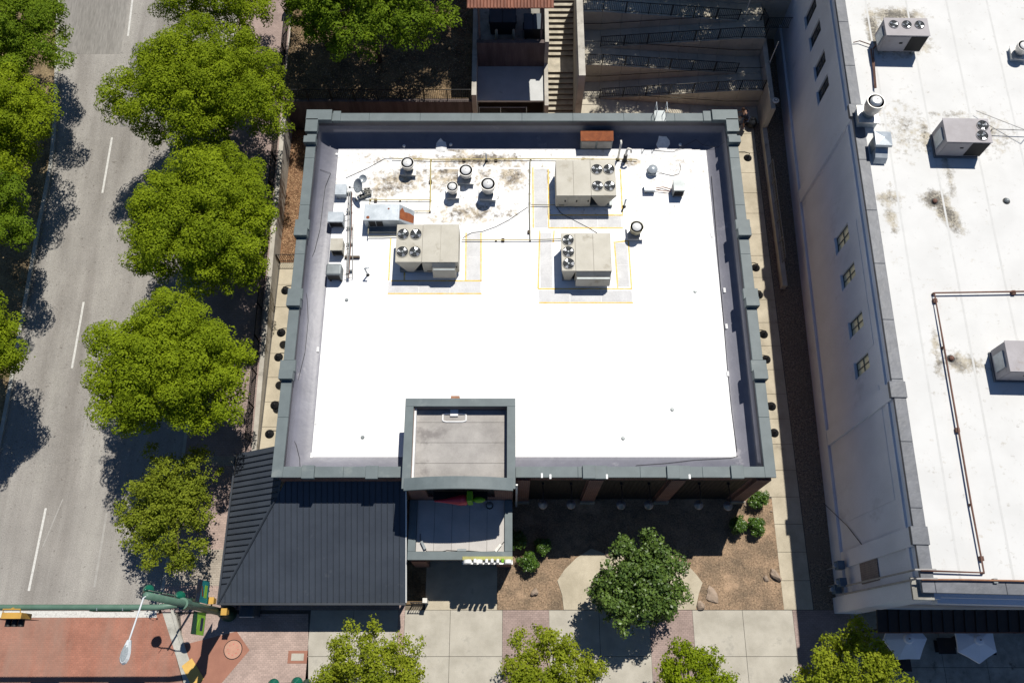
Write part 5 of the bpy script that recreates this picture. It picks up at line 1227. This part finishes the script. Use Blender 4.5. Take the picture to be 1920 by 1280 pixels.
# ================================================================== TREES
def add_leaves(name, m, par, pos, nrm, size, tint, asp=.62):
    n = len(pos); rng = np.random.default_rng(n)
    nrm = nrm/np.linalg.norm(nrm, axis=1, keepdims=True)
    r = rng.normal(size=(n,3)); a = np.cross(nrm, r); a /= np.linalg.norm(a, axis=1, keepdims=True)+1e-9
    b = np.cross(nrm, a); s = size*rng.uniform(.7,1.3,n); s = s[:,None]
    droop = nrm*s*.12
    v = np.stack([pos-a*s*.5, pos+b*s*asp*.5-droop, pos+a*s*.5, pos-b*s*asp*.5-droop], 1).reshape(-1,3)
    me = bpy.data.meshes.new(name); me.vertices.add(4*n); me.vertices.foreach_set('co', v.astype(np.float32).ravel())
    me.loops.add(4*n); me.loops.foreach_set('vertex_index', np.arange(4*n, dtype=np.int32))
    me.polygons.add(n); me.polygons.foreach_set('loop_start', np.arange(0,4*n,4,dtype=np.int32))
    me.update(calc_edges=True)
    at_ = me.attributes.new('tint','FLOAT','FACE'); at_.data.foreach_set('value', np.clip(tint,0,1).astype(np.float32))
    me.materials.append(M[m]); o = bpy.data.objects.new(name, me); COL.objects.link(o); o.parent = par; o['kind'] = 'stuff'
    return o
def tree(name, label, base, cz, rad, nclump, clump_r, nleaf, leaf, m, seed, grp, up=.55, fuzz=.35, off=(0,0), trunk_r=.17, zlow=-.55, cat='tree', flat=.75, shell=.5, sep=0, wob=.36):
    rng = np.random.default_rng(seed); t = thing(name, label, cat, base, 0, grp)
    rx, ry, rz_ = rad; ph = rng.uniform(0,6.28,4)
    def prof(th): return 1+.07*np.sin(2*th+ph[0])+.09*np.sin(3*th+ph[1])+.09*np.sin(5*th+ph[2])+.06*np.sin(8*th+ph[3])
    C = []
    while len(C) < nclump:
        d = rng.normal(size=3); d /= np.linalg.norm(d); rr = rng.uniform(shell,1)**.7 if rng.random() < .85 else rng.uniform(.15,.7)
        if d[2]*rr < zlow: continue
        th = math.atan2(d[1], d[0]); k = float(prof(np.array(th)))
        C.append((d[0]*rr*rx*k*.9+off[0], d[1]*rr*ry*k*.9+off[1], cz+d[2]*rr*rz_*.88))
    if sep:
        K_ = []
        for c in sorted(C, key=lambda q: -q[2]):
            if all((c[0]-k[0])**2+(c[1]-k[1])**2+((c[2]-k[2])*1.2)**2 > (sep*clump_r)**2 for k in K_): K_.append(c)
        C = K_; nclump = len(C)
    C = np.array(C); cr = clump_r*rng.uniform(.6,1.35,nclump)
    ns = 6
    sd = rng.normal(size=(nclump,ns,3)); sd[:,:,2] = np.abs(sd[:,:,2])*.8-.15; sd /= np.linalg.norm(sd,axis=2,keepdims=True)
    sr = cr[:,None]*rng.uniform(.38,.68,(nclump,ns))
    SCn = (C[:,None,:]+sd*(cr[:,None]*rng.uniform(.35,.75,(nclump,ns)))[:,:,None]*np.array([1,1,flat])).reshape(-1,3)
    tcl = np.repeat(rng.random(nclump), ns)*.6+.4*rng.random(nclump*ns)
    C0 = C; C = SCn; cr = sr.ravel(); nclump = len(C)
    idx = rng.choice(nclump, nleaf, p=cr**2/np.sum(cr**2))
    d = rng.normal(size=(nleaf,3)); d /= np.linalg.norm(d,axis=1,keepdims=True)
    flip = (rng.random(nleaf) < up) & (d[:,2] < 0); d[flip,2] *= -1
    u = 1-fuzz*rng.random(nleaf)**1.4
    # shoots: some leaves fly a bit further out
    far = rng.random(nleaf) < .05; u[far] *= rng.uniform(1.05,1.45,far.sum())
    pos = C[idx] + d*(cr[idx]*u)[:,None]*np.array([1,1,flat])
    nrm = d*.85 + rng.normal(size=(nleaf,3))*wob + np.array([0,0,.25])
    tint = .5*tcl[idx] + .5*rng.random(nleaf)
    add_leaves('crown', m, t, pos, nrm, leaf, tint)
    # trunk and limbs
    mb = MB(); cx, cy = off; top = cz-rz_*.1
    lean = [(0,0,-.05),(off[0]*.2+rng.normal()*.05,off[1]*.2+rng.normal()*.05,top*.35),(off[0]*.6,off[1]*.6,top*.7),(cx,cy,top+rz_*.5)]
    mb.tube(lean, trunk_r, 10, trunk_r*.25); mb.build('trunk', 'trunk', t, local=True, smooth=True)
    sel = rng.choice(nclump, min(nclump, 16), replace=False); mb = MB()
    for s_ in sel:
        c = Vector(C[s_]); f = rng.uniform(.35,.8); st = Vector(lean[1]).lerp(Vector(lean[2]), f); mid = st.lerp(c,.5)+Vector((0,0,.25))
        mb.tube([st,mid,c], trunk_r*.45, 6, trunk_r*.1)
    mb.build('limbs', 'trunk', t, local=True)
    return t
def street_tree(label, px, py, rad, seed, cz=5.6, zlift=0, tx=0.0, **k):
    """crown centre seen at (px,py); the trunk stands under it on the street slope"""
    z = cz
    for _ in range(10):
        p = at(px,py,z+zlift); z = zr(p.y)+cz
    return tree('street_tree', label, (p.x+tx,p.y,zr(p.y)+.12), cz, rad, seed=seed, off=(-tx,0), **k)
MP = dict(nclump=620, clump_r=.80, nleaf=112000, leaf=.12, fuzz=.18, up=.8, sep=.95, shell=.35, wob=.30, m='leaf_maple', grp='large street trees')
street_tree('largest bushy street tree near the top of the sidewalk', 379, 172, (5.15,4.5,3.1), 11, **MP)
street_tree('bushy street tree second in the row beside the fence', 385, 418, (4.7,4.3,3.0), 23, **MP)
street_tree('bushy street tree third in the row beside the road', 320, 692, (4.3,4.0,2.9), 35, **MP)
MP2 = dict(nclump=380, clump_r=.8, nleaf=60000, leaf=.115, fuzz=.16, up=.8, sep=1.05, shell=.35, wob=.30, m='leaf_maple', grp='large street trees')
street_tree('street tree cut by the top picture edge above the largest one', 425, -25, (4.4,3.6,3.0), 41, **MP2)
ML = dict(nclump=360, clump_r=.8, nleaf=60000, leaf=.12, fuzz=.18, up=.8, sep=1.1, shell=.35, wob=.26, m='leaf_deep', grp='trees across the road')
street_tree('tree across the road in the top left corner', 22, 55, (3.5,3.8,2.8), 52, **dict(ML, tx=-2.2))
street_tree('tree across the road second from the top left', -14, 232, (3.5,3.6,2.8), 63, **dict(ML, m='leaf_maple', tx=-2.2))
street_tree('tree across the road third from the top left', -58, 415, (3.4,3.3,2.8), 74, **dict(ML, tx=-2.2))
street_tree('tree across the road lowest at the left picture edge', -78, 668, (3.4,3.3,2.7), 85, **dict(ML, m='leaf_maple', tx=-2.2))
street_tree('airy young street tree above the green lamps', 322, 950, (3.0,3.4,1.7), 96, cz=3.4, nclump=170, clump_r=.58, nleaf=31000, shell=.2, leaf=.13, m='leaf_elm', grp='small street trees', fuzz=.9, trunk_r=.12)
# hill trees
HT = dict(grp='hill trees', sep=1.1, shell=.35, wob=.26, fuzz=.18, up=.8)
p = at(690, 8, HZ+5.2); tree('hill_tree', 'dense tree on the dirt hill behind the restaurant', (p.x,p.y,HZ+.2), 5.2, (5.4,3.7,2.8), 400, .75, 48000, .15, 'leaf_deep', 107, **HT)
p = at(590, 5, HZ+4.0); tree('hill_tree', 'smaller tree at the left end of the dirt hill', (p.x,p.y,HZ+.2), 3.8, (2.4,2.2,2.0), 120, .6, 16000, .14, 'leaf_deep', 118, **HT)
for k, (x_,y_,g_,lb_) in enumerate(((-6.5,45.0,HZ+.4,'tall tree above the dirt hill outside the top edge'),(10.3,43.9,4.24,'tall tree at the left end of the ramps outside the top edge'),(14.2,44.6,4.24,'tall tree above the middle of the ramps outside the top edge'),(18.0,43.2,4.24,'tall tree at the right end of the ramps outside the top edge'))):
    tree('tall_tree', lb_, (x_,y_,g_), 8.6 if k else 7.6, (4.0,3.4,2.4), 300, .75, 24000, .17, 'leaf_deep', 220+k, **dict(HT, grp='tall trees beyond the top edge'))
tree('tall_tree', 'tall tree beside the rusty canopy outside the top edge', (-4.3,43.0,HZ+.35), 9.6, (3.2,2.8,2.2), 240, .75, 20000, .17, 'leaf_deep', 231, off=(1.0,-.2), **dict(HT, grp='tall trees beyond the top edge'))
# front trees
FT = dict(cz=4.2, grp='small trees at the front pavement', fuzz=.85, trunk_r=.1)
def front_tree(label, px, py, rad, seed, nclump, cr, nleaf, leaf, m, **k):
    d = dict(FT); d.update(k); p = at(px,py,d['cz']); cz = d.pop('cz'); return tree('front_tree', label, (p.x,p.y,0), cz, rad, nclump, cr, nleaf, leaf, m, seed, **d)
front_tree('light green tree at the bottom edge below the canopy', 692, 1290, (3.4,2.9,1.9), 140, 130, .55, 26000, .13, 'leaf_light')
front_tree('light green tree at the bottom edge below the entrance bed', 1040, 1285, (3.0,2.9,1.9), 151, 120, .52, 22000, .13, 'leaf_light')
front_tree('small bright tree at the bottom edge below the dark magnolia', 1303, 1290, (1.9,2.2,1.6), 162, 70, .5, 13000, .13, 'leaf_maple')
front_tree('tree at the bottom edge beside the terrace umbrellas', 1600, 1290, (3.0,2.9,1.9), 173, 120, .55, 22000, .14, 'leaf_light')
front_tree('dark glossy magnolia in the front bed', 1202, 1092, (2.55,2.7,2.2), 184, 210, .50, 25000, .17, 'leaf_magnolia', cz=3.3, shell=.2, fuzz=.6, trunk_r=.11, grp='front bed plants')
# clipped shrubs
for k, (px,py,r_,lb_) in enumerate(((1423,937,.62,'round clipped shrub nearest the restaurant corner'),(1420,985,.62,'round clipped shrub second from the restaurant corner'),(1384,986,.52,'round clipped shrub half in the building shadow at right'),
                                 (992,1053,.62,'round clipped shrub in the sun left of the concrete pad'),(1017,1024,.42,'small clipped shrub at the shadow edge left of the pad'),(968,1012,.55,'shaded shrub beside the entry wall'))):
    p = at(px,py,.55); tree('shrub', lb_, (p.x,p.y,0), .55, (r_*.8,r_*.8,.48), 34, .24, 5200, .09, 'leaf_holly', 300+k, 'clipped shrubs', trunk_r=.04, zlow=-.9, cat='shrub', fuzz=.4)
# rocks in the front bed
def rock(label, px, py, sx, sy, sz, seed, m='rock'):
    rng = np.random.default_rng(seed); p = at(px,py,.0); bm = bmesh.new(); bmesh.ops.create_icosphere(bm, subdivisions=2, radius=1)
    for v in bm.verts:
        k = 1+.28*math.sin(v.co.x*3+seed)*math.cos(v.co.y*2.5+seed*2)+rng.uniform(-.08,.08); v.co = Vector((v.co.x*sx*k, v.co.y*sy*k, max(-.4,v.co.z)*sz*k))
    me = bpy.data.meshes.new('rock'); bm.to_mesh(me); bm.free(); me.materials.append(M[m])
    o = bpy.data.objects.new('rock', me); COL.objects.link(o); o.location = (p.x,p.y,.25*sz); o.rotation_euler = (0,0,seed); tag(o, label, 'rock', 'front bed rocks')
rock('pointed tan rock in the left part of the front bed', 1002, 1110, .22,.18,.22, 1); rock('flat reddish rock below the right arm of the pad', 1335, 1116, .42,.30,.12, 2); rock('pale rock at the pavement edge right of the pad', 1313, 1135, .24,.26,.20, 3)
rock('upright brown rock by the right walkway', 1453, 1078, .22,.38,.25, 4); rock('small dark rock beside the upright brown rock', 1436, 1084, .22,.14,.12, 5); rock('rounded tan rock at the top of the concrete pad', 1144, 1036, .32,.25,.18, 6)
rock('small white stone by the right walkway', 1446, 958, .07,.07,.06, 7); rock('small pinkish stone by the restaurant corner', 1398, 945, .16,.12,.10, 8)
# low groundcover leaf litter on the front bed, mulch chips and gravel pieces
def scatter(name, m, n, x0, x1, y0, y1, zf_, size, seed, label=None):
    rng = np.random.default_rng(seed); pos = np.stack([rng.uniform(x0,x1,n), rng.uniform(y0,y1,n), np.zeros(n)],1); pos[:,2] = [zf_(p[1])+.015 for p in pos]
    nrm = np.stack([rng.normal(size=n)*.5, rng.normal(size=n)*.5, np.ones(n)],1)
    o = add_leaves(name, m, None, pos, nrm, size, rng.random(n), .5); tag(o, label, name.replace('_',' ')); return o
leaf_mat('chip', (.10,.05,.025), (.50,.33,.19), .0, .9, .1); leaf_mat('litter', (.12,.085,.055), (.46,.35,.23), .0, .9, .1); leaf_mat('pebble', (.10,.085,.065), (.36,.31,.25), .0, .9, .1)
scatter('mulch_chips', 'chip', 9000, -14.65, -12.1, 24.4, 33.5, lambda y: .035*(y-24.25), .09, 1, 'orange brown wood chips in the strip beside the left wall')
scatter('leaf_litter', 'litter', 9000, X(932,1143)+.1, 14.65, YF+.1, 9.0, lambda y: 0.0, .055, 2, 'dry leaf litter scattered over the front bed')
scatter('gravel_stones', 'pebble', 9000, 16.7, 18.3, 3.6, 40, lambda y: -.01, .07, 3, 'loose gravel stones in the dark alley')
scatter('verge_litter', 'litter', 9000, -36, min(curb_l(y_) for y_ in range(14,45))-.4, 14, 44, lambda y: zr(y)+.11, .10, 4, 'dry leaves on the verge under the trees across the road')
scatter('hill_litter', 'litter', 7000, -14.5, -2.8, 34.6, 44, lambda y: HZ+(y-34.45)*.04, .10, 5, 'dry leaves on the dirt hill behind the restaurant')

# ================================================================== STREET FURNITURE
pb = at(430,1150); PX, PY = pb.x, pb.y
tp = thing('traffic_pole', 'tall green traffic pole with a long mast arm at the street corner', 'traffic signal', (PX,PY,0))
PH = 11.2
MB().tube([(PX,PY,0),(PX,PY,PH)], .21, 16, .15).build('pole', 'green_paint', tp, smooth=True)
MB().lathe([(.42,0),(.42,.25),(.34,.4),(.30,1.1),(.24,1.3)], (PX,PY,0), 16).build('base', 'green_dark', tp, smooth=40)
AZ_ = 6.7; aL = Vector((PX-22, PY+.1, AZ_+.1))
ya_ = at(200,1138,AZ_).y
MB().tube([(PX,PY,AZ_),(PX-1.2,ya_,AZ_),(PX-22,ya_,AZ_+.05)], .15, 14, .12).build('mast_arm', 'green_paint', tp, smooth=True)
MB().lathe([(.27,AZ_-.3),(.27,AZ_+.3)], (PX,PY,0), 12).build('arm_clamp', 'green_paint', tp)
lt, lh = at(262,1126,PH), at(242,1200,PH+.5)
la_ = MB().tube([(PX,PY,PH-.1),(PX-.05,PY-.1,PH+.1),(lh.x,lh.y,PH+.5)], .035, 8).build('luminaire_arm', 'head_grey', tp)
hd = Matrix.Translation((lh.x,lh.y,PH+.5)) @ Matrix.Rotation(math.atan2(lh.y-PY, lh.x-PX), 4, 'Z')
n = 12; top=[]; 
outl = [(-.02,.08),(.15,.13),(.45,.20),(.7,.20),(.86,.13),(.93,0),(.86,-.13),(.7,-.20),(.45,-.20),(.15,-.13),(-.02,-.08)]
hl = MB(hd).hull([(x*1.0,y*.8,-.10) for x,y in outl][::-1] if False else [(x,y*.8,-.10) for x,y in outl[::-1]], [(x,y,.0) for x,y in outl[::-1]]).hull([(x,y,.001) for x,y in outl[::-1]],[(.08+x*.85,y*.6,.12) for x,y in outl[::-1]]).build('luminaire', 'head_grey', tp)
MB(hd).hull([(.5+.38*math.cos(a)*.9,.13*math.sin(a),.123) for a in [2*math.pi*k/12 for k in range(12)]],[(.5+.3*math.cos(a)*.9,.09*math.sin(a),.145) for a in [2*math.pi*k/12 for k in range(12)]]).build('lens', 'lens_glass', hl)
# traffic head hanging at the far left of the arm
def signal(label, px, py, z):
    p = at(px,py,z); t = thing('traffic_light', label, 'traffic light', (p.x,ya_,z-.75))
    L2 = lambda mb, nm, m_, pr=t, **k: mb.build(nm, m_, pr, local=True, **k)
    L2(MB().box2((-.46,-.52,0),(.46,-.24,.95)), 'housing', 'yellow_signal', bevel=.02)
    L2(MB().box2((-.75,-.535,-.15),(.75,-.521,1.1)), 'backplate', 'black_metal')
    for k in range(3):
        x_ = -.30+.30*k; mb = MB(Matrix.Translation((x_,-.54,.5)) @ Matrix.Rotation(R(90),4,'X')); mb.lathe([(.135,-.0),(.14,.30)], (0,0,0), 14, cap=False); L2(mb, 'visor', 'black_metal')
        mb = MB(Matrix.Translation((x_,-.54,.5)) @ Matrix.Rotation(R(90),4,'X')); mb.lathe([(.12,0),(.10,.03)], (0,0,0), 14); L2(mb, 'lens', 'dark_void')
    L2(MB().tube([(-.40,-.38,.9),(-.40,-.1,1.0),(.40,-.1,1.0),(.40,-.38,.9)], .03, 6), 'hanger', 'yellow_signal'); L2(MB().tube([(0,-.1,1.0),(0,.0,.75)], .05, 6), 'clamp', 'yellow_signal')
signal('yellow traffic light hanging from the green mast arm', 28, 1140, 6.7)
t = thing('street_sign', 'blue edge of a street name sign on the green mast arm', 'sign', (at(205,1137,6.9).x,ya_-.16,6.35)); MB().box2((-.95,-.02,.0),(.95,.02,.45)).build('blade', 'green_dark', t, local=True)
for s_ in (-.6,.6): MB().tube([(s_,.0,.45),(s_,.12,.5)], .02, 5).build('bracket', 'galv', t, local=True)
# banners on the pole
def banner(label, s, z0, z1, mats):
    x_ = PX+.02; t = thing('street_banner', label, 'banner', (x_,PY+s*.22,z0), 0, 'banners on the traffic pole')
    y0_, y1_ = s*.0, s*1.05
    bn = MB().box2((-.012,y0_,0),(.012,y1_,z1-z0)).build('cloth', mats[0], t, local=True)
    MB().hull([(.0121,y0_+s*.0,(z1-z0)*.72),(.0121,y1_,(z1-z0)*.62),(.0121,y1_,z1-z0-.02),(.0121,y0_,z1-z0-.02)],[(.016,y0_+s*.0,(z1-z0)*.72),(.016,y1_,(z1-z0)*.62),(.016,y1_,z1-z0-.02),(.016,y0_,z1-z0-.02)]).build('upper_print', mats[1], bn, local=True)
    MB().box2((.0121,s*.25,.25),(.017,s*.85,.62)).build('lower_print', mats[2], bn, local=True)
    MB().hull([(.0121,s*.3,.7),(.0121,s*.75,.95),(.0121,s*.8,1.1),(.0121,s*.3,.9)],[(.018,s*.3,.7),(.018,s*.75,.95),(.018,s*.8,1.1),(.018,s*.3,.9)]).build('stripe_print', mats[3], bn, local=True)
    for zz in (0, z1-z0): MB().tube([(0,-s*.22,zz),(0,y1_,zz)], .018, 6).build('rod', 'black_metal', t, local=True)
banner('lime green street banner on the lower side of the traffic pole', -1, 3.75, 5.45, ('banner_green','banner_dark','banner_navy','banner_green'))
banner('dark teal street banner on the upper side of the traffic pole', 1, 3.75, 5.45, ('banner_teal','banner_navy','banner_green','banner_red'))
# pedestrian heads
for k, (dx_,dy_,z,lb_) in enumerate(((.05,.42,2.9,'yellow pedestrian signal on the upper side of the traffic pole'),(.45,-.05,1.9,'yellow pedestrian signal on the canopy side of the traffic pole'))):
    t = thing('pedestrian_signal', lb_, 'signal', (PX+dx_,PY+dy_,z), 0, 'pedestrian signals'); MB().box2((-.14,-.14,0),(.14,.14,.45)).build('housing', 'yellow_signal', t, local=True, bevel=.03)
    MB().box2((-.15,-.17,.38),(.15,.17,.46)).build('visor', 'yellow_signal', t, local=True); MB().tube([(0,0,.2),(-dx_*.6,-dy_*.6,.2)], .04, 6).build('bracket', 'green_dark', t, local=True)
# decorative twin lamps
def twin_lamp(label, pl, pr, z):
    a, b = at(*pl,z), at(*pr,z); c = (a+b)/2; t = thing('twin_street_lamp', label, 'street lamp', (c.x,c.y,0), math.atan2(b.y-a.y,b.x-a.x), 'green twin street lamps')
    h = (b-a).length/2; L2 = lambda mb, nm, m_, **k: mb.build(nm, m_, t, local=True, **k)
    L2(MB().tube([(0,0,0),(0,0,z+.45)], .07, 10, .05), 'post', 'green_dark'); L2(MB().lathe([(.22,0),(.2,.3),(.12,.5),(.1,1.0),(.07,1.05)], (0,0,0), 14), 'base', 'green_dark')
    L2(MB().tube([(-h,0,z+.3),(-h*.5,0,z+.42),(0,0,z+.3),(h*.5,0,z+.42),(h,0,z+.3)], .035, 8), 'crossarm', 'green_dark')
    for s_ in (-1,1):
        L2(MB().lathe([(.28,-.1),(.27,-.02),(.18,.12),(.10,.2),(.07,.3),(.02,.34)], (s_*h,0,z), 18), 'lamp_dome', 'green_lamp', smooth=45); L2(MB().lathe([(.16,-.38),(.23,-.22),(.25,-.11)], (s_*h,0,z), 16), 'globe', 'lens_glass', smooth=True)
        L2(MB().tube([(s_*.35,0,z+.3),(s_*.35,.0,z+.95)], .014, 5), 'finial', 'pvc')
twin_lamp('green twin street lamp beside the traffic pole', (277,1106), (336,1118), 4.8)
twin_lamp('green twin street lamp cut by the bottom picture edge', (512,1283), (556,1280), 4.8)
# sidewalk bits
yp = [at(x,y) for x,y in ((360,1233),(341,1248),(362,1290),(383,1272))]
tp2 = tag(MB().prism([(p.x,p.y) for p in yp], .0, .036).build('tactile_pad', 'tactile'), 'yellow tactile pad at the foot of the corner ramp', 'tactile pad')
mb = MB(); a_, b_ = yp[0], yp[1]
p = at(437,1217); t = thing('round_cover', 'round pink cover with dark rim in the corner ramp', 'cover', (p.x,p.y,0))
MB().lathe([(.50,.0),(.50,.022)], (0,0,0), 28).build('rim', 'black_metal', t, local=True); MB().lathe([(.46,.0221),(.46,.028)], (0,0,0), 28).build('disc', 'cover_pink', t, local=True)
for k in range(8): MB().lathe([(.022,.0281),(.022,.031)], (.27*math.cos(k*.785),.27*math.sin(k*.785),0), 6).build('stud', 'sign_red', t, local=True)
a, b = at(541,1219), at(575,1243); t = thing('square_cover', 'square reddish framed plate in the pink pavers', 'cover', ((a.x+b.x)/2,(a.y+b.y)/2,0))
MB().box2((a.x,b.y,0),(b.x,a.y,.008)).build('frame', 'ramp_brown', t); MB().box2((a.x+.18,b.y+.14,.0085),(b.x-.18,a.y-.14,.013)).build('plate', 'concrete', t)
p = at(474,1146); t = thing('litter_bin', 'dark litter bin with a pale curved hood at the canopy edge', 'bin', (p.x,p.y,0))
MB().box2((-.42,-.3,0),(.42,.35,1.05)).build('body', 'bin_blue', t, local=True, bevel=.04)
vs = []; nn = 10
for k in range(nn+1):
    a = math.pi*k/nn; vs += [(-.42*math.cos(a),-.32,1.05+.22*math.sin(a)),(-.42*math.cos(a),.37,1.05+.22*math.sin(a))]
MB().add(vs, [(2*k,2*k+2,2*k+3,2*k+1) for k in range(nn)]+[tuple(2*k for k in range(nn,-1,-1)),tuple(2*k+1 for k in range(nn+1))]).build('hood', 'bin_blue', t, local=True)
MB().box2((-.36,-.36,.95),(.36,-.321,1.12)).build('front_lip', 'pvc', t, local=True)
# entry roof lights
t = thing('string_cable', 'thin cable with floodlights along the entry roof edge', 'cable', at(800,1032,EZ)); zq = EZ-.13
MB().tube([at(788,1000,zq),at(788,1014,zq),at(800,1033,zq),at(830,1033,zq),at(838,1031,zq),at(858,1032,zq),at(880,1032,zq),at(905,1034,zq),at(930,1033,zq),at(945,1015,zq)], .018, 5).build('cable', 'cable', t)
for k,(px,py,a) in enumerate(((794,1022,-1.1),(866,1031,0),(934,1027,.9))):
    q = at(px,py,zq); MB().box((q.x,q.y,EZ-.06),(.45,.12,.16),a).build('floodlight', 'galv_dark' if k != 2 else 'pvc', t)
q = at(918,947,EZ-.1); t = thing('roof_vent', 'dark round vent in the shade on the entry roof', 'vent', (q.x,q.y,EZ-.16)); MB().lathe([(.12,0),(.12,.18),(.16,.2),(.05,.28)], (0,0,0), 12).build('hood', 'galv_dark', t, local=True); MB().lathe([(.2,0),(.2,.02)], (0,0,0), 12).build('flange', 'cable', t, local=True)

# ================================================================== PERSON (rear right corner, in the shade)
def skin_body(name, verts, edges, radii, m, par):
    me = bpy.data.meshes.new(name); me.from_pydata(verts, edges, []); o = bpy.data.objects.new(name, me); COL.objects.link(o)
    o.modifiers.new('skin','SKIN'); sk = me.skin_vertices[0].data if me.skin_vertices else None
    if sk is None:
        bm = bmesh.new(); bm.from_mesh(me); bm.verts.layers.skin.verify(); bm.to_mesh(me); bm.free(); sk = me.skin_vertices[0].data
    for i, r in enumerate(radii): sk[i].radius = (r, r) if not isinstance(r, tuple) else r
    sk[0].use_root = True
    s = o.modifiers.new('sub','SUBSURF'); s.levels = 1; s.render_levels = 2
    me.materials.append(M[m]); o.parent = par; return o
pp = at(1390,239); 
ps = thing('person', 'person in dark navy clothes with pale shoes stooping at the rear corner', 'person', (pp.x+.15,pp.y,0), R(150))
# faces local +x; bent forward at the hip
V = [(0,0,.95),(.10,0,1.15),(.24,0,1.36),(.36,0,1.46),(.42,0,1.52),(.48,0,1.60),(.50,0,1.70),
     (.0,.10,.90),(.08,.12,.50),(-.04,.12,.10),(.12,.13,.05),
     (.0,-.10,.90),(.16,-.12,.50),(.06,-.12,.10),(.22,-.13,.05),
     (.28,.19,1.38),(.40,.25,1.12),(.60,.20,.98),(.68,.19,.95),
     (.28,-.19,1.38),(.42,-.26,1.12),(.64,-.20,1.02),(.72,-.19,.99)]
E = [(0,1),(1,2),(2,3),(3,4),(4,5),(5,6),(0,7),(7,8),(8,9),(9,10),(0,11),(11,12),(12,13),(13,14),(3,15),(15,16),(16,17),(17,18),(3,19),(19,20),(20,21),(21,22)]
RR = [.14,.13,.14,.08,.06,.095,.085,.10,.065,.042,.04,.10,.065,.042,.04,.07,.05,.035,.038,.07,.05,.035,.038]
skin_body('body', V, E, RR, 'skin', ps)
def cl(nm, vs, es, rr, m_): return skin_body(nm, vs, es, rr, m_, ps)
cl('shirt', [(0.02,0,.98),(.10,0,1.15),(.24,0,1.36),(.37,0,1.47),(.28,.19,1.38),(.37,.24,1.18),(.28,-.19,1.38),(.38,-.245,1.18)], [(0,1),(1,2),(2,3),(3,4),(4,5),(3,6),(6,7)], [.21,.21,.235,.165,.115,.085,.115,.085], 'navy_cloth')
cl('shorts', [(0,0,.96),(0,.10,.88),(.06,.12,.58),(0,-.10,.88),(.12,-.12,.58)], [(0,1),(1,2),(0,3),(3,4)], [.175,.12,.09,.12,.09], 'navy_cloth')
for s_, bx_ in ((1,-.04),(-1,.06)): MB().hull([(bx_-.07,s_*.12-.045,0),(bx_+.22,s_*.13-.05,0),(bx_+.22,s_*.13+.05,0),(bx_-.07,s_*.12+.045,0)],[(bx_-.06,s_*.12-.04,.11),(bx_+.16,s_*.13-.04,.07),(bx_+.16,s_*.13+.04,.07),(bx_-.06,s_*.12+.04,.11)]).build('shoe', 'shoe', ps, local=True, bevel=.02)
mb = MB(Matrix.Translation((.48,0,1.665)) @ Matrix.Rotation(R(25),4,'Y')); mb.lathe([(.105,-.05),(.112,.02),(.095,.09),(.05,.13),(.01,.14)], (0,0,0), 14); mb.build('hair', 'hair', ps, local=True, smooth=True)
for s_ in (1,-1):                            # fingers closed on a handle
    for k in range(4): MB().tube([(.68,s_*.19+(k-1.5)*.02,.95),(.735+.004*k,s_*.19+(k-1.5)*.021,.945),(.75,s_*.19+(k-1.5)*.02,.92)], .009, 5).build('finger', 'skin', ps, local=True)
    MB().tube([(.66,s_*.16,.955),(.69,s_*.135,.95),(.715,s_*.13,.93)], .010, 5).build('thumb', 'skin', ps, local=True)
mb = MB(Matrix.Translation((.575,0,1.625)) @ Matrix.Rotation(R(110),4,'Y')); mb.lathe([(.02,-.03),(.015,.02),(.005,.03)], (0,0,0), 6); mb.build('nose', 'skin', ps, local=True)
bg = thing('dark_bag', 'bulky dark bag on the ground beside the stooping person', 'bag', (pp.x+.62,pp.y+.15,0))
MB().lathe([(.22,0),(.34,.15),(.36,.4),(.28,.6),(.12,.68),(.05,.74)], (0,0,0), 14).build('sack', 'dumpster', bg, local=True, smooth=True); MB().tube([(-.1,0,.68),(-.05,0,.85),(.08,0,.85),(.1,0,.68)], .018, 6).build('handle', 'black_metal', bg, local=True)
